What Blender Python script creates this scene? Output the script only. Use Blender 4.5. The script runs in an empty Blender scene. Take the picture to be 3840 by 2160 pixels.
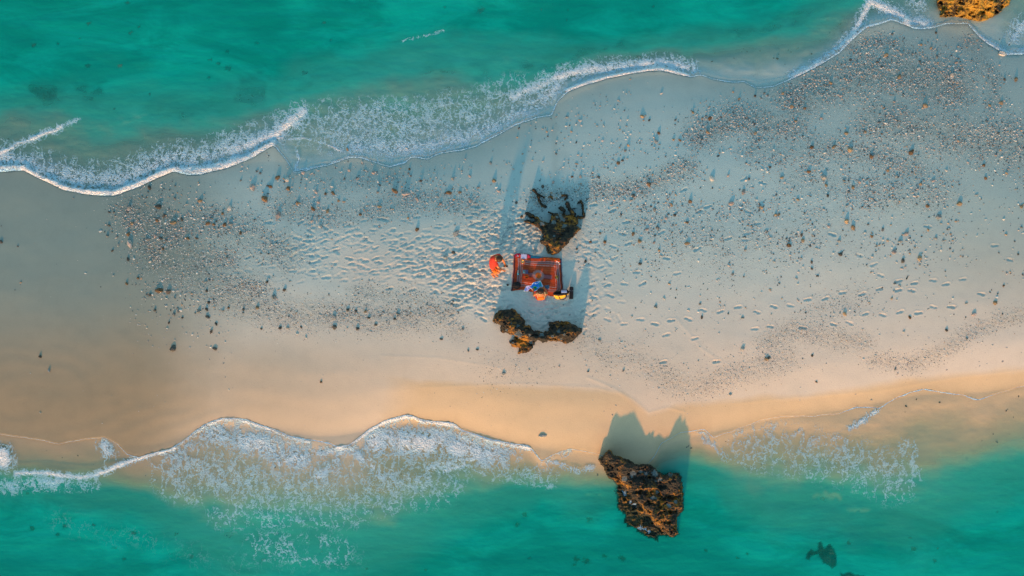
import bpy, bmesh, math, random
import numpy as np
from mathutils import Vector, Matrix, Euler

random.seed(7)
RNG = np.random.default_rng(11)
SC = bpy.context.scene
COL = SC.collection
rad = math.radians

# ------------------------------------------------------------------ camera
S = 0.0095                       # metres per photograph pixel at water level
CAMH = 24.32
cam_d = bpy.data.cameras.new('camera')
cam_d.lens = 24; cam_d.sensor_width = 36; cam_d.clip_end = 3000
cam = bpy.data.objects.new('camera', cam_d); COL.objects.link(cam)
cam.location = (0, 0, CAMH); cam.rotation_euler = (0, 0, 0)
SC.camera = cam

# ------------------------------------------------------------------ light
EL, AZ = 15.0, 13.0              # low sun behind the lower edge, shadows run up and a little right
w = bpy.data.worlds.new('World'); SC.world = w; w.use_nodes = True
nt = w.node_tree; nt.nodes.clear()
sky = nt.nodes.new('ShaderNodeTexSky'); sky.sky_type = 'NISHITA'; sky.sun_disc = False
sky.sun_elevation = rad(EL); sky.sun_rotation = rad(180 + AZ)
sky.air_density = 1.0; sky.dust_density = 0.6; sky.ozone_density = 1.0
bg = nt.nodes.new('ShaderNodeBackground'); bg.inputs[1].default_value = 0.15
ow = nt.nodes.new('ShaderNodeOutputWorld')
tn_ = nt.nodes.new('ShaderNodeMix'); tn_.data_type = 'RGBA'; tn_.blend_type = 'MULTIPLY'; tn_.inputs[0].default_value = 1
tn_.inputs[7].default_value = (0.88, 1.12, 1.0, 1)        # the whole dusk sky a touch greener
nt.links.new(sky.outputs[0], tn_.inputs[6]); nt.links.new(tn_.outputs[2], bg.inputs[0]); nt.links.new(bg.outputs[0], ow.inputs[0])
sun_d = bpy.data.lights.new('sun', 'SUN'); sun_d.energy = 2.9; sun_d.angle = rad(2.4)
sun_d.color = (1.0, 0.42, 0.13)
sun = bpy.data.objects.new('sun', sun_d); COL.objects.link(sun)
SUNV = Vector((math.sin(rad(AZ))*math.cos(rad(EL)), math.cos(rad(AZ))*math.cos(rad(EL)), -math.sin(rad(EL))))
sun.rotation_euler = SUNV.to_track_quat('-Z', 'Y').to_euler()
sun.location = (-20, -60, 20)
vs = SC.view_settings
vs.view_transform = 'Standard'; vs.look = 'None'; vs.gamma = 1; vs.use_curve_mapping = False
vs.exposure = 0.83

# ------------------------------------------------------------------ helpers
def wx(px): return (np.asarray(px, float) - 1920) * S
def wy(py): return (1080 - np.asarray(py, float)) * S
V = 3840 / 2576                  # the overview I measured in is 2576 wide
def vw(pts):                     # overview points -> world at water level
    a = np.array(pts, float) * V
    return np.stack([wx(a[:, 0]), wy(a[:, 1])], 1)
def unproj(px, py, z):           # point of the place that lies under a photograph pixel, at height z
    k = (CAMH - z) / CAMH
    return wx(px) * k, wy(py) * k

def vnoise(x, y, seed=0):
    xi = np.floor(x).astype(np.int64); yi = np.floor(y).astype(np.int64)
    fx = x - xi; fy = y - yi
    fx = fx*fx*fx*(fx*(fx*6-15)+10); fy = fy*fy*fy*(fy*(fy*6-15)+10)
    def h(a, b):
        n = (a * 374761393 + b * 668265263 + seed * 974634777) & 0x7fffffff
        n = ((n ^ (n >> 13)) * 1274126177) & 0x7fffffff
        n = (n ^ (n >> 16)) & 0xffff
        return n / 32767.5 - 1.0
    a = h(xi, yi); b = h(xi+1, yi); c = h(xi, yi+1); d = h(xi+1, yi+1)
    return (a*(1-fx)+b*fx)*(1-fy) + (c*(1-fx)+d*fx)*fy
def fbm(x, y, octv=4, seed=0, gain=0.5):
    s = 0; a = 1; t = 0
    for o in range(octv):
        s = s + a*vnoise(x, y, seed+o*17); t += a; a *= gain
        x, y = (x*1.6 + y*1.2)*1.0 + 5.2, (-x*1.2 + y*1.6) + 1.7
    return s / t
def ridged(x, y, octv=4, seed=0):
    s = 0; a = 1; t = 0
    for o in range(octv):
        s = s + a*(1-2*np.abs(vnoise(x, y, seed+o*13))); t += a; a *= 0.5
        x, y = x*1.6 + y*1.2 + 3.1, -x*1.2 + y*1.6 + 7.7
    return s / t
def sstep(a, b, x):
    t = np.clip((x-a)/(b-a), 0, 1); return t*t*(3-2*t)
def seg_dist(X, Y, pts):
    d = np.full(X.shape, 1e9)
    if len(pts) == 1: return np.hypot(X-pts[0][0], Y-pts[0][1])
    for (ax, ay), (bx, by) in zip(pts[:-1], pts[1:]):
        vx, vy = bx-ax, by-ay
        t = np.clip(((X-ax)*vx+(Y-ay)*vy)/(vx*vx+vy*vy+1e-12), 0, 1)
        d = np.minimum(d, np.hypot(X-ax-t*vx, Y-ay-t*vy))
    return d
def poly_sdf(X, Y, pts):         # negative inside
    P = list(pts)
    d = seg_dist(X, Y, P + [P[0]])
    ins = np.zeros(X.shape, bool); n = len(P)
    for i in range(n):
        ax, ay = P[i]; bx, by = P[(i+1) % n]
        if ay == by: continue
        c = ((ay > Y) != (by > Y)) & (X < (bx-ax)*(Y-ay)/(by-ay)+ax)
        ins ^= c
    return np.where(ins, -d, d)

def tag(o, label=None, cat=None, group=None, kind=None):
    if label: o['label'] = label
    if cat: o['category'] = cat
    if group: o['group'] = group
    if kind: o['kind'] = kind
    return o
def link(o, parent=None):
    COL.objects.link(o)
    if parent is not None: o.parent = parent
    return o
def empty(name, loc=(0, 0, 0), rz=0):
    o = bpy.data.objects.new(name, None); o.location = loc; o.rotation_euler = (0, 0, rz)
    o.empty_display_size = 0.2
    return link(o)
def mesh_np(name, co, quads=None, tris=None, mat=None, smooth=True, attrs=None, parent=None):
    me = bpy.data.meshes.new(name)
    co = np.asarray(co, np.float32)
    me.vertices.add(len(co)); me.vertices.foreach_set('co', co.ravel())
    loops = []; starts = []; tot = 0
    if quads is not None and len(quads):
        q = np.asarray(quads, np.int32); loops.append(q.ravel()); starts.append(np.arange(len(q))*4); tot = len(q)*4
    if tris is not None and len(tris):
        t = np.asarray(tris, np.int32); loops.append(t.ravel()); starts.append(tot + np.arange(len(t))*3)
    L = np.concatenate(loops); ST = np.concatenate(starts)
    me.loops.add(len(L)); me.loops.foreach_set('vertex_index', L.astype(np.int32))
    me.polygons.add(len(ST)); me.polygons.foreach_set('loop_start', ST.astype(np.int32))
    me.update(calc_edges=True)
    me.polygons.foreach_set('use_smooth', np.full(len(ST), smooth))
    if attrs:
        for k, a in attrs.items():
            a = np.asarray(a, np.float32)
            if a.ndim == 2:
                at = me.color_attributes.new(k, 'FLOAT_COLOR', 'POINT')
                c4 = np.ones((len(a), 4), np.float32); c4[:, :3] = a[:, :3]
                at.data.foreach_set('color', c4.ravel())
            else:
                at = me.attributes.new(k, 'FLOAT', 'POINT'); at.data.foreach_set('value', a)
    if mat: me.materials.append(mat)
    o = bpy.data.objects.new(name, me)
    return link(o, parent)
def from_bm(name, bm, mat, parent=None, smooth=False):
    me = bpy.data.meshes.new(name); bm.normal_update(); bm.to_mesh(me); bm.free()
    if smooth:
        for p in me.polygons: p.use_smooth = True
    me.materials.append(mat)
    return link(bpy.data.objects.new(name, me), parent)

# node helper
class NT:
    def __init__(s, name):
        s.m = bpy.data.materials.new(name); s.m.use_nodes = True
        s.t = s.m.node_tree; s.t.nodes.clear()
    def n(s, typ, ins=None, **kw):
        nd = s.t.nodes.new('ShaderNode'+typ)
        for k, v in kw.items(): setattr(nd, k, v)
        if ins:
            for k, v in ins.items():
                sock = nd.inputs[k]
                if isinstance(v, bpy.types.NodeSocket): s.t.links.new(v, sock)
                elif isinstance(v, bpy.types.Node): s.t.links.new(v.outputs[0], sock)
                else: sock.default_value = v
        return nd
    def math(s, op, a, b=0.0, c=0.0, clamp=False):
        return s.n('Math', {0: a, 1: b, 2: c}, operation=op, use_clamp=clamp).outputs[0]
    def mr(s, v, a, b, c=0.0, d=1.0, smooth=True):
        nd = s.n('MapRange', {'Value': v, 'From Min': a, 'From Max': b, 'To Min': c, 'To Max': d})
        nd.interpolation_type = 'SMOOTHSTEP' if smooth else 'LINEAR'
        return nd.outputs[0]
    def mix(s, f, a, b, blend='MIX'):
        nd = s.n('Mix', data_type='RGBA', blend_type=blend)
        for i, v in ((0, f), (6, a), (7, b)):
            if isinstance(v, bpy.types.NodeSocket): s.t.links.new(v, nd.inputs[i])
            else: nd.inputs[i].default_value = v if i == 0 else (*v, 1) if len(v) == 3 else v
        return nd.outputs[2]
    def attr(s, name): return s.n('Attribute', attribute_name=name).outputs
    def noise(s, vec, scale, detail=3.0, rough=0.5, dist=0.0):
        return s.n('TexNoise', {'Vector': vec, 'Scale': scale, 'Detail': detail, 'Roughness': rough, 'Distortion': dist}).outputs
    def obj(s): return s.n('TexCoord').outputs['Object']
    def bump(s, h, strength=0.5, dist=0.02, normal=None):
        ins = {'Height': h, 'Strength': strength, 'Distance': dist}
        if normal is not None: ins['Normal'] = normal
        return s.n('Bump', ins).outputs[0]
    def out(s, sh): s.t.links.new(sh if isinstance(sh, bpy.types.NodeSocket) else sh.outputs[0], s.n('OutputMaterial').inputs[0]); return s.m
def principled(name, color, rough=0.7, noise=0.25, scale=20, bump=0.2, bdist=0.01, metallic=0.0, spec=0.3, attr=None):
    t = NT(name); ob = t.obj()
    nz = t.noise(ob, scale, 4.0)
    if attr: base = t.attr(attr)[0]
    else: base = t.mix(0.0, color, color)
    f = t.mr(nz[0], 0.3, 0.7, 1-noise, 1+noise)
    col = t.mix(1.0, base, t.n('CombineColor', {0: f, 1: f, 2: f}).outputs[0], 'MULTIPLY')
    nb = t.bump(nz[0], bump, bdist)
    return t.out(t.n('BsdfPrincipled', {'Base Color': col, 'Roughness': rough, 'Normal': nb, 'Metallic': metallic, 'Specular IOR Level': spec}))

# ------------------------------------------------------------------ shore lines (overview coordinates)
NF = [(-900,430),(-300,440),(0,433),(60,428),(80,440),(110,455),(160,478),(215,490),(290,492),(350,470),(400,447),(440,432),(470,440),(500,440),
 (570,425),(640,395),(690,366),(720,400),(742,437),(770,430),(830,415),(880,398),(905,396),(930,405),(980,422),(1020,413),(1035,398),(1075,400),
 (1110,385),(1160,380),(1200,368),(1250,340),(1300,315),(1350,298),(1388,291),(1396,272),(1402,255),(1430,230),(1480,212),(1530,198),(1600,185),
 (1660,178),(1700,188),(1740,195),(1760,190),(1800,202),(1850,208),(1870,205),(1900,222),(1945,220),(1990,200),(2030,180),(2070,160),(2110,135),(2150,95),
 (2180,70),(2240,52),(2270,62),(2300,75),(2340,72),(2380,62),(2430,60),(2460,95),(2490,118),(2530,142),(2576,137),(2800,120),(3500,60)]
SF = [(-900,1085),(-200,1095),(0,1092),(60,1100),(150,1116),(220,1104),(262,1098),(295,1115),(320,1142),(350,1152),(380,1140),(430,1128),(460,1108),(490,1085),
 (520,1065),(560,1050),(590,1048),(620,1055),(680,1075),(730,1095),(780,1106),(830,1112),(850,1121),(880,1117),(905,1098),(930,1078),(970,1055),(1000,1046),
 (1030,1042),(1070,1055),(1110,1058),(1140,1063),(1160,1078),(1220,1098),(1240,1103),(1280,1112),(1330,1120),(1345,1135),(1362,1158),(1385,1145),(1430,1128),
 (1470,1134),(1500,1140),(1560,1165),(1620,1175),(1645,1150),(1662,1115),(1710,1087),(1740,1083),(1770,1078),(1795,1100),(1850,1080),(1900,1060),(1960,1047),
 (2050,1045),(2110,1040),(2150,1022),(2210,1025),(2230,1010),(2260,995),(2320,976),(2370,985),(2420,993),(2460,1005),(2500,992),(2576,970),(2800,930),(3500,880)]
TN = [(-900,260),(0,262),(300,262),(500,275),(690,258),(790,228),(900,180),(1100,165),(1300,150),(1450,130),(1650,112),(1900,88),(2030,55),(2200,-20),(2576,-150),(3500,-300)]
TS = [(-900,1210),(0,1208),(200,1228),(330,1245),(430,1285),(560,1325),(800,1335),(1000,1312),(1150,1245),(1300,1212),(1420,1230),(1500,1250),(1560,1230),(1720,1170),
 (1780,1185),(1900,1235),(2100,1245),(2300,1235),(2450,1195),(2576,1150),(3500,1000)]
def mono(pts):
    a = vw(pts); 
    for i in range(1, len(a)):
        if a[i, 0] <= a[i-1, 0]: a[i, 0] = a[i-1, 0] + 0.01
    return a
NFa, SFa, TNa, TSa = map(mono, (NF, SF, TN, TS))
XL = np.arange(-120, 120, 0.02)
def gs(y, sig):
    n = int(sig*4/0.02); k = np.exp(-0.5*(np.arange(-n, n+1)*0.02/sig)**2); k /= k.sum()
    return np.convolve(np.pad(y, n, 'edge'), k, 'valid')
_wig = 0.045*fbm(XL*1.7, XL*0+3.3, 5, 3) 
NL = gs(np.interp(XL, NFa[:, 0], NFa[:, 1]), 0.04) + _wig
SL = gs(np.interp(XL, SFa[:, 0], SFa[:, 1]), 0.04) + 0.045*fbm(XL*1.9, XL*0+9.3, 5, 8)
NLs, SLs = gs(NL, 1.3), gs(SL, 1.3)
TNl, TSl = gs(np.interp(XL, TNa[:, 0], TNa[:, 1]), 0.5), gs(np.interp(XL, TSa[:, 0], TSa[:, 1]), 0.5)
NLg, SLg = np.gradient(gs(NL, 0.05), 0.02), np.gradient(gs(SL, 0.05), 0.02)
I = lambda x, a: np.interp(x, XL, a)
def front_n(x, y): return (y - I(x, NL)) / np.sqrt(1+np.clip(I(x, NLg), -3, 3)**2)     # >0 seaward
def front_s(x, y): return (I(x, SL) - y) / np.sqrt(1+np.clip(I(x, SLg), -3, 3)**2)

def depth_n(x, y):
    d = y - I(x, NL); T = np.maximum(I(x, TNl) - I(x, NL), 0.6)
    wob = 0.30*fbm(x*0.35, y*0.8, 5, 21) + 0.10*fbm(x*1.3, y*1.8, 3, 5)
    s = d/T + wob*sstep(0, 0.6, d)
    return np.where(d > 0, 0.015 + 0.24*np.clip(s, 0, 1.0)**1.2 + 0.70*sstep(0.50, 1.75, s) + 0.40*sstep(1.4, 3.2, s) + 0.16*sstep(1, 2, s)*fbm(x*0.25, y*1.1, 4, 33), 0)
def depth_s(x, y):
    d = I(x, SL) - y; T = np.maximum(I(x, SL) - I(x, TSl), 0.6)
    wob = 0.20*fbm(x*0.35+9, y*0.8, 5, 31) + 0.10*fbm(x*1.3, y*1.8, 3, 6)
    s = d/T + wob*sstep(0, 0.6, d)
    return np.where(d > 0, 0.015 + 0.24*np.clip(s, 0, 1.0)**1.2 + 0.70*sstep(0.55, 2.0, s) + 0.40*sstep(1.4, 3.2, s) + 0.16*sstep(1, 2, s)*fbm(x*0.25, y*1.1, 4, 34), 0)

CRX = wx(np.array([-900, 0, 250, 450, 650, 900, 1300, 1700, 2200, 2576, 3500])*V)
CRZ = np.array([.03, .07, .10, .17, .30, .42, .50, .52, .50, .46, .40])
PT = np.array([0, .06, .14, .24, .40, .55, .75, .90, 1.0]); PZ = np.array([.05, .40, .72, .88, .97, 1.0, .80, .42, .06])
tt = np.linspace(0, 1, 401); PZs = np.interp(tt, PT, PZ); kk = np.exp(-0.5*(np.arange(-16, 17)/6.)**2); kk /= kk.sum()
PZs = np.convolve(np.pad(PZs, 16, 'edge'), kk, 'valid')
def bar_height(x, y):
    yn, ys = I(x, NLs), I(x, SLs)
    t = np.clip((y-ys)/(yn-ys), 0, 1)
    h = np.interp(x, CRX, CRZ)*np.interp(t, tt, PZs)
    dn = sstep(0, 1.6, front_n(x, y)); ds = sstep(0, 1.6, front_s(x, y))
    h = h*(1-dn)*(1-ds)
    h = h + 0.012*fbm(x*0.5, y*0.9, 3, 40)
    D = depth_n(x, y) + depth_s(x, y)
    return h - D
def ground_z(x, y):
    return float(bar_height(np.array([x]), np.array([y]))[0])

def at(px, py, dz=0.0):          # world point on the sand under a photograph pixel
    z = 0.0
    for _ in range(4):
        x, y = unproj(px, py, z+dz); z = ground_z(float(x), float(y))
    return float(x), float(y), z

# ------------------------------------------------------------------ rocks: outlines from the photograph, own height fields
def zp(pts, ox, oy, sc): return [(ox+a/sc, oy+b/sc) for a, b in pts]
RA = zp([(730,1320),(705,1200),(600,1085),(600,1060),(650,1050),(625,900),(560,825),(440,775),(480,740),(520,690),(600,690),(680,730),(760,760),(790,680),(800,620),(870,570),(960,560),(1060,590),(1130,590),(1240,630),(1310,640),(1300,760),(1270,810),(1340,860),(1300,920),(1230,990),(1140,1080),(1130,1110),(1000,1220),(960,1300),(860,1335)],1900,680,4.83)
RAc = [(zp(p,1900,680,4.83), r/4.83) for p, r in [([(370,575),(480,640),(570,690)],36),([(330,722),(430,740),(480,770)],24),([(760,550),(830,590)],22),([(970,470),(1040,540),(1040,600)],36),([(1100,400),(1140,500),(1210,600)],42),([(1200,490),(1270,490)],12),([(1340,350),(1380,430),(1385,560),(1400,640),(1340,670),(1290,650)],26),([(1340,360),(1285,400)],14)]]
RB = zp([(290,440),(330,350),(420,240),(600,230),(700,205),(780,250),(870,330),(930,420),(1020,500),(1000,580),(1100,590),(1180,700),(1380,720),(1480,690),(1520,640),(1500,520),(1560,500),(1700,500),(1850,475),(1980,520),(2100,600),(2200,620),(2240,680),(2220,780),(2150,840),(2100,900),(1980,960),(1920,1020),(1870,1010),(1800,950),(1650,940),(1500,950),(1380,990),(1290,900),(1200,960),(1180,1060),(1130,1130),(1070,1190),(830,1215),(850,1090),(700,1080),(680,1000),(610,930),(740,890),(740,800),(600,780),(440,740),(450,600),(330,540),(280,490)],1800,1120,5.855)
RC = zp([(165,510),(240,440),(290,385),(325,410),(350,460),(440,480),(560,540),(700,550),(790,600),(810,640),(870,665),(920,640),(1000,640),(1045,690),(1060,770),(1075,900),(1070,1040),(1010,1130),(1020,1290),(970,1320),(820,1310),(800,1370),(740,1350),(600,1290),(570,1240),(470,1210),(440,1180),(450,1100),(380,1040),(375,930),(345,850),(370,780),(270,700),(220,600)],2180,1540,2.7875)
RD = zp([(1360,-60),(1350,40),(1390,140),(1400,235),(1600,235),(1800,275),(1950,290),(2050,265),(2200,170),(2340,60),(2380,-40),(2350,-260),(2100,-420),(1700,-430),(1450,-300)],3140,0,3.623)
RE = zp([(800,400),(900,360),(950,440),(1000,560),(1100,440),(1160,430),(1250,540),(1340,700),(1370,850),(1350,1080),(1230,1170),(1100,1080),(960,1020),(880,880),(800,760),(640,800),(560,930),(440,880),(490,720),(600,580),(740,640),(800,620)],2960,1980,7.576)
RF = zp([(1430,1220),(1520,1300),(1600,1260),(1700,1230),(1820,1260),(1900,1320),(2120,1330),(2200,1500),(2000,1700),(1600,1650),(1450,1500)],2960,1980,7.576)
def rock_sdf(px, py, poly, caps, rough):
    d = poly_sdf(px, py, poly) if poly else np.full(px.shape, 1e9)
    for p, r in caps: d = np.minimum(d, seg_dist(px, py, p) - r)
    return d + rough*(5*fbm(px*0.07, py*0.07, 3, 77) + 5*ridged(px*0.16, py*0.16, 3, 78)*0.6)
def ledge(px, py, per, amp, seed):   # weathered ledges: gentle backs, steep faces towards the low sun
    f = (py + 0.25*px + 26*fbm(px*.018, py*.018, 3, seed) + 6*vnoise(px*.09, py*.09, seed+1))/per
    f = f - np.floor(f)
    return amp*(f - sstep(.86, 1.0, f)*f)*(0.4+0.6*sstep(-.3, .5, fbm(px*.03, py*.03, 2, seed+7)))
def H_A(px, py, d):
    u = sstep(700, 900, py)                            # low fingers at the top, tallest towards the blanket
    cy = np.interp(px, [2000, 2080, 2130, 2180], [872, 925, 915, 868])
    top = 0.11 + 0.36*u - 0.0022*np.clip(cy-py, 0, 70)*u - 0.0065*np.clip(py-cy, 0, 60) + ledge(px, py, 34, .06, 201)*u
    return np.maximum(top, .07)*sstep(0, 5, -d)**0.7
def H_B(px, py, d):
    cy = np.interp(px, [1850, 1900, 1950, 2010, 2060, 2110, 2180], [1196, 1212, 1240, 1268, 1262, 1250, 1246])
    pk = np.exp(-((px-2152)/22)**2)
    left = np.exp(-((px-1915)/60)**2)
    top = 0.30 + 0.34*pk + 0.10*left - 0.0050*np.clip(cy-py, 0, 60) - 0.0105*np.clip(py-cy-4, 0, 60) + ledge(px, py, 26, .09, 211)
    return np.maximum(top, .10)*sstep(0, 7, -d)**0.6
def H_C(px, py, d):
    sx = (px-2180)*0; 
    f = (px-2313)*0.77 - (py-1820)*0.64 - 16 + 7*vnoise(px*.05, py*.05, 3)                # >0 on the dry side
    top = np.where(f > 0, 0.55, 0.55)*sstep(-14, 26, f) - 0.20
    n1 = 0.95*np.exp(-((px-2335)/46)**2-((py-1742)/30)**2) + 1.0*np.exp(-((px-2525)/40)**2-((py-1805)/36)**2) + .6*np.exp(-((px-2285)/22)**2-((py-1698)/22)**2)
    top = np.where(f > 0, top + ledge(px, py, 58, .17, 221), top)
    up = sstep(1960, 1700, py)*sstep(0, 40, f)
    left = sstep(2330, 2290, px)*sstep(1830, 1790, py)
    top = np.maximum(top, 0.30*left) + n1*0.30 + 0.04*up
    return top*np.where(top > 0, sstep(0, 12, -d)**0.5, 1) - 0.2*(1-sstep(0, 10, -d))
def H_D(px, py, d): return 1.05*sstep(-30, 130, -d) + ledge(px, py, 40, .12, 231)
def H_E(px, py, d): return -0.20 - 0.40*(1-sstep(0, 5, -d))
def H_G(px, py, d): return 0.16*sstep(0, 6, -d)
ROCKS = []                        # (sdf function, bbox px, height function)
def build_rock(name, poly, caps, Hf, step, mat, amp, label, pockets, rough=1.0, floor=None, seed=1, cat='rock', olive=None, px_pad=14, pk=0.0):
    pts = list(poly or []) + [q for p, r in caps for q in p]
    x0 = min(p[0] for p in pts)-px_pad; x1 = max(p[0] for p in pts)+px_pad
    y0 = min(p[1] for p in pts)-px_pad; y1 = max(p[1] for p in pts)+px_pad
    gx = np.arange(x0, x1, step); gy = np.arange(y0, y1, step)
    PX, PY = np.meshgrid(gx, gy)
    PX = PX + 0.3*step*vnoise(PX*1.3, PY*1.3, 5); PY = PY + 0.3*step*vnoise(PX*1.3, PY*1.3, 6)
    d = rock_sdf(PX, PY, poly, caps, rough)
    z = Hf(PX, PY, d)
    wxx, wyy = wx(PX), wy(PY)
    inner = sstep(0, 10, -d)
    n = amp*(1.1*ridged(wxx*1.7, wyy*2.3, 3, seed)+0.55*ridged(wxx*5, wyy*6.5, 3, seed+3)+0.25*fbm(wxx*16, wyy*16, 2, seed+5))*inner
    pits = np.clip(fbm(wxx*5.5, wyy*5.5, 3, seed+9)-0.10, 0, 1)*amp*3.4*inner
    z = z + n - pits
    sandm = np.zeros_like(z)
    for (cx, cy, r, rz) in pockets:                    # flat sand filled hollows
        q = np.hypot((PX-cx), (PY-cy)*1.25) + 6.0*fbm(PX*0.13, PY*0.13, 3, int(cx) % 97)*r/8
        k = sstep(r*1.15, r*0.8, q)
        zloc = np.interp(0, [0], [0])
        base = float(np.median(z[np.hypot(PX-cx, PY-cy) < r*1.2])) - rz if (np.hypot(PX-cx, PY-cy) < r*1.2).any() else 0
        z = z*(1-k) + (base)*k; sandm = np.maximum(sandm, sstep(0.75, 0.95, k))
    g = bar_height(*unproj(PX, PY, 0*z))
    if floor is not None: g = np.maximum(g, -9)
    skirt = sstep(1.0, -1.5, -d)
    base = g if Hf not in (H_E,) else g*0
    zz = base*(0 if Hf in (H_C, H_E, H_D) else 1) + z
    zz = np.where(d > 0.5, g - 0.25, zz)
    X, Y = unproj(PX, PY, zz)
    keep = d < 2.2*step + 1
    idx = -np.ones(d.shape, int); idx[keep] = np.arange(keep.sum())
    a, b, c, e = idx[:-1, :-1], idx[:-1, 1:], idx[1:, 1:], idx[1:, :-1]
    ok = (a >= 0) & (b >= 0) & (c >= 0) & (e >= 0)
    quads = np.stack([a[ok], e[ok], c[ok], b[ok]], 1)
    co = np.stack([X[keep], Y[keep], zz[keep]], 1)
    ol = np.zeros_like(z) if olive is None else olive(PX, PY, zz)
    o = mesh_np(name, co, quads=quads, mat=mat, attrs={'sandy': sandm[keep], 'olive': ol[keep]})
    ROCKS.append((poly, caps, rough, Hf, (x0, x1, y0, y1)))
    return tag(o, label, cat)

def rock_material(name, ochre, lo=0.52, hi=0.66):
    t = NT(name); ob = t.obj()
    n1 = t.noise(ob, 1.5, 6.0, 0.65); n2 = t.noise(ob, 11.0, 6.0, 0.7); n3 = t.noise(ob, 38.0, 4.0, 0.6)
    vor = t.n('TexVoronoi', {'Vector': ob, 'Scale': 14.0}, feature='F1')
    c = t.mix(t.mr(n2[0], 0.35, 0.65), (0.022, 0.022, 0.020), (0.055, 0.043, 0.032))
    c = t.mix(t.mr(t.math('ADD', t.math('MULTIPLY', n1[0], 0.6), t.math('MULTIPLY', n2[0], 0.4)), lo, hi), c, ochre)
    c = t.mix(t.mr(n3[0], 0.62, 0.75), c, (0.13, 0.105, 0.08))
    c = t.mix(t.mr(vor.outputs[0], 0.25, 0.05, 0.0, 0.8), c, (0.012, 0.012, 0.010))
    c = t.mix(t.attr('olive')[2], c, t.mix(t.mr(n2[0], .35, .65), (0.022, 0.034, 0.018), (0.085, 0.080, 0.03)))
    c = t.mix(t.math('MULTIPLY', t.attr('sandy')[2], t.mr(n3[0], .3, .55, .45, .9)), c, (0.17, 0.21, 0.215))  # sand in the hollows darkened and blued, shade painted into its colour
    hh = t.math('ADD', t.math('MULTIPLY', n2[0], 1.0), t.math('MULTIPLY', n3[0], 0.5))
    hh = t.math('ADD', hh, t.math('MULTIPLY', vor.outputs[0], 0.5))
    nb = t.bump(hh, 0.9, 0.05)
    return t.out(t.n('BsdfPrincipled', {'Base Color': c, 'Roughness': 0.85, 'Normal': nb, 'Specular IOR Level': 0.2}))
ROCK = rock_material('coral_rock', (0.40, 0.175, 0.026), 0.50, 0.61); ORANGE_LIT = rock_material('orange_lit_rock', (0.46, 0.26, 0.04), 0.43, 0.56)  # ochre paints sunlit orange into the rock, strongest on the upper right one
def pk3(lst, ox, oy, sc): return [(ox+a/sc, oy+b/sc, r/sc, dz) for a, b, r, dz in lst]
build_rock('coral_rock', RA, RAc, H_A, 1.6, ROCK, 0.05, 'dark jagged coral rock with thin fingers on the sand just above the red blanket',
    pk3([(965,610,52,.01),(845,730,48,.01),(1010,690,60,.01),(635,775,48,.01),(1040,805,44,.01),(490,715,35,.01),(900,645,30,.01),(860,990,28,.01),(640,970,30,.01)],1900,680,4.83), rough=0.9, seed=4)
build_rock('coral_rock', RB, [], H_B, 1.6, ROCK, 0.065, 'crescent shaped dark and orange coral rock on the sand below the seated person',
    pk3([(860,780,95,.02),(590,690,48,.02),(840,590,48,.02),(1120,960,58,.02),(1350,790,60,.02),(1725,710,46,.02),(1090,790,36,.02),(1585,830,34,.02),(690,545,28,.02),(1780,900,30,.02),(1850,790,26,.02),(660,930,25,.01),(725,975,28,.01)],1800,1120,5.855), rough=0.9, seed=14)
build_rock('coral_rock', RC, [], H_C, 1.8, ROCK, 0.085, 'large dark rock with orange lit faces standing in the shallows below the beach',
    pk3([(530,660,40,.02),(680,660,28,.02),(765,655,38,.02),(820,720,26,.02),(925,670,28,.02),(780,740,16,.01),(620,640,20,.01),(755,910,30,.02),(920,990,30,.02),(985,955,22,.01),(450,715,34,.02),(790,850,22,.01)],2180,1540,2.7875),
    rough=1.2, seed=24, floor=0, olive=lambda px, py, z: sstep(0.10, -0.05, z))
build_rock('coral_rock', RD, [], H_D, 2.2, ORANGE_LIT, 0.12, 'tall orange lit rock at the upper right, waves breaking on its left', [], rough=1.0, seed=34, floor=0, px_pad=20)
build_rock('submerged_rock', RE, [], H_E, 2.0, ROCK, 0.10, 'dark two lobed rock lying under the turquoise water at lower right', [], rough=0.4, seed=44, floor=0, olive=lambda px, py, z: 0*px+0.8)
build_rock('submerged_rock', RF, [], H_E, 2.2, ROCK, 0.10, 'dark submerged rock cut by the bottom edge, beside the two lobed one', [], rough=0.5, seed=54, floor=0, olive=lambda px, py, z: 0*px+0.8)
for cp, lab in [([([(480,150),(560,230),(600,360),(630,430),(700,465)],30),([(590,240),(680,290)],26)], 'broken chain of dark coral above the jagged rock, leftmost piece'),
                ([([(760,280),(815,275),(830,330),(830,400)],16)], 'thin dark coral sliver standing between two stubs above the jagged rock'),
                ([([(1010,260),(1060,250),(1095,290),(1060,330)],26)], 'round dark coral stub above the fingers of the jagged rock')]:
    build_rock('coral_rock', None, [(zp(p,1900,680,4.83), r/4.83) for p, r in cp], H_G, 1.5, ROCK, 0.03, lab, [], rough=0.8, seed=64)

def rock_top(px, py):            # highest rock surface per photograph pixel, for the water depth
    out = np.full(px.shape, -9.0)
    for poly, caps, rough, Hf, (x0, x1, y0, y1) in ROCKS:
        if Hf not in (H_C, H_E, H_D): continue
        m = (px > x0) & (px < x1) & (py > y0) & (py < y1)
        if not m.any(): continue
        d = rock_sdf(px[m], py[m], poly, caps, rough)
        out[m] = np.maximum(out[m], np.where(d < 0, Hf(px[m], py[m], d), -9))
    for ux, uy, us, _ in U:
        m = (abs(px-ux) < us*2) & (abs(py-uy) < us*2)
        q = np.hypot(px[m]-ux, (py[m]-uy)*1.3)/us*1.25 + 0.45*vnoise(px[m]*.16, py[m]*.16, int(ux) % 50)
        out[m] = np.maximum(out[m], np.where(q < 1.1, -0.26-0.75*q**2, -9))
    return out

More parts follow.
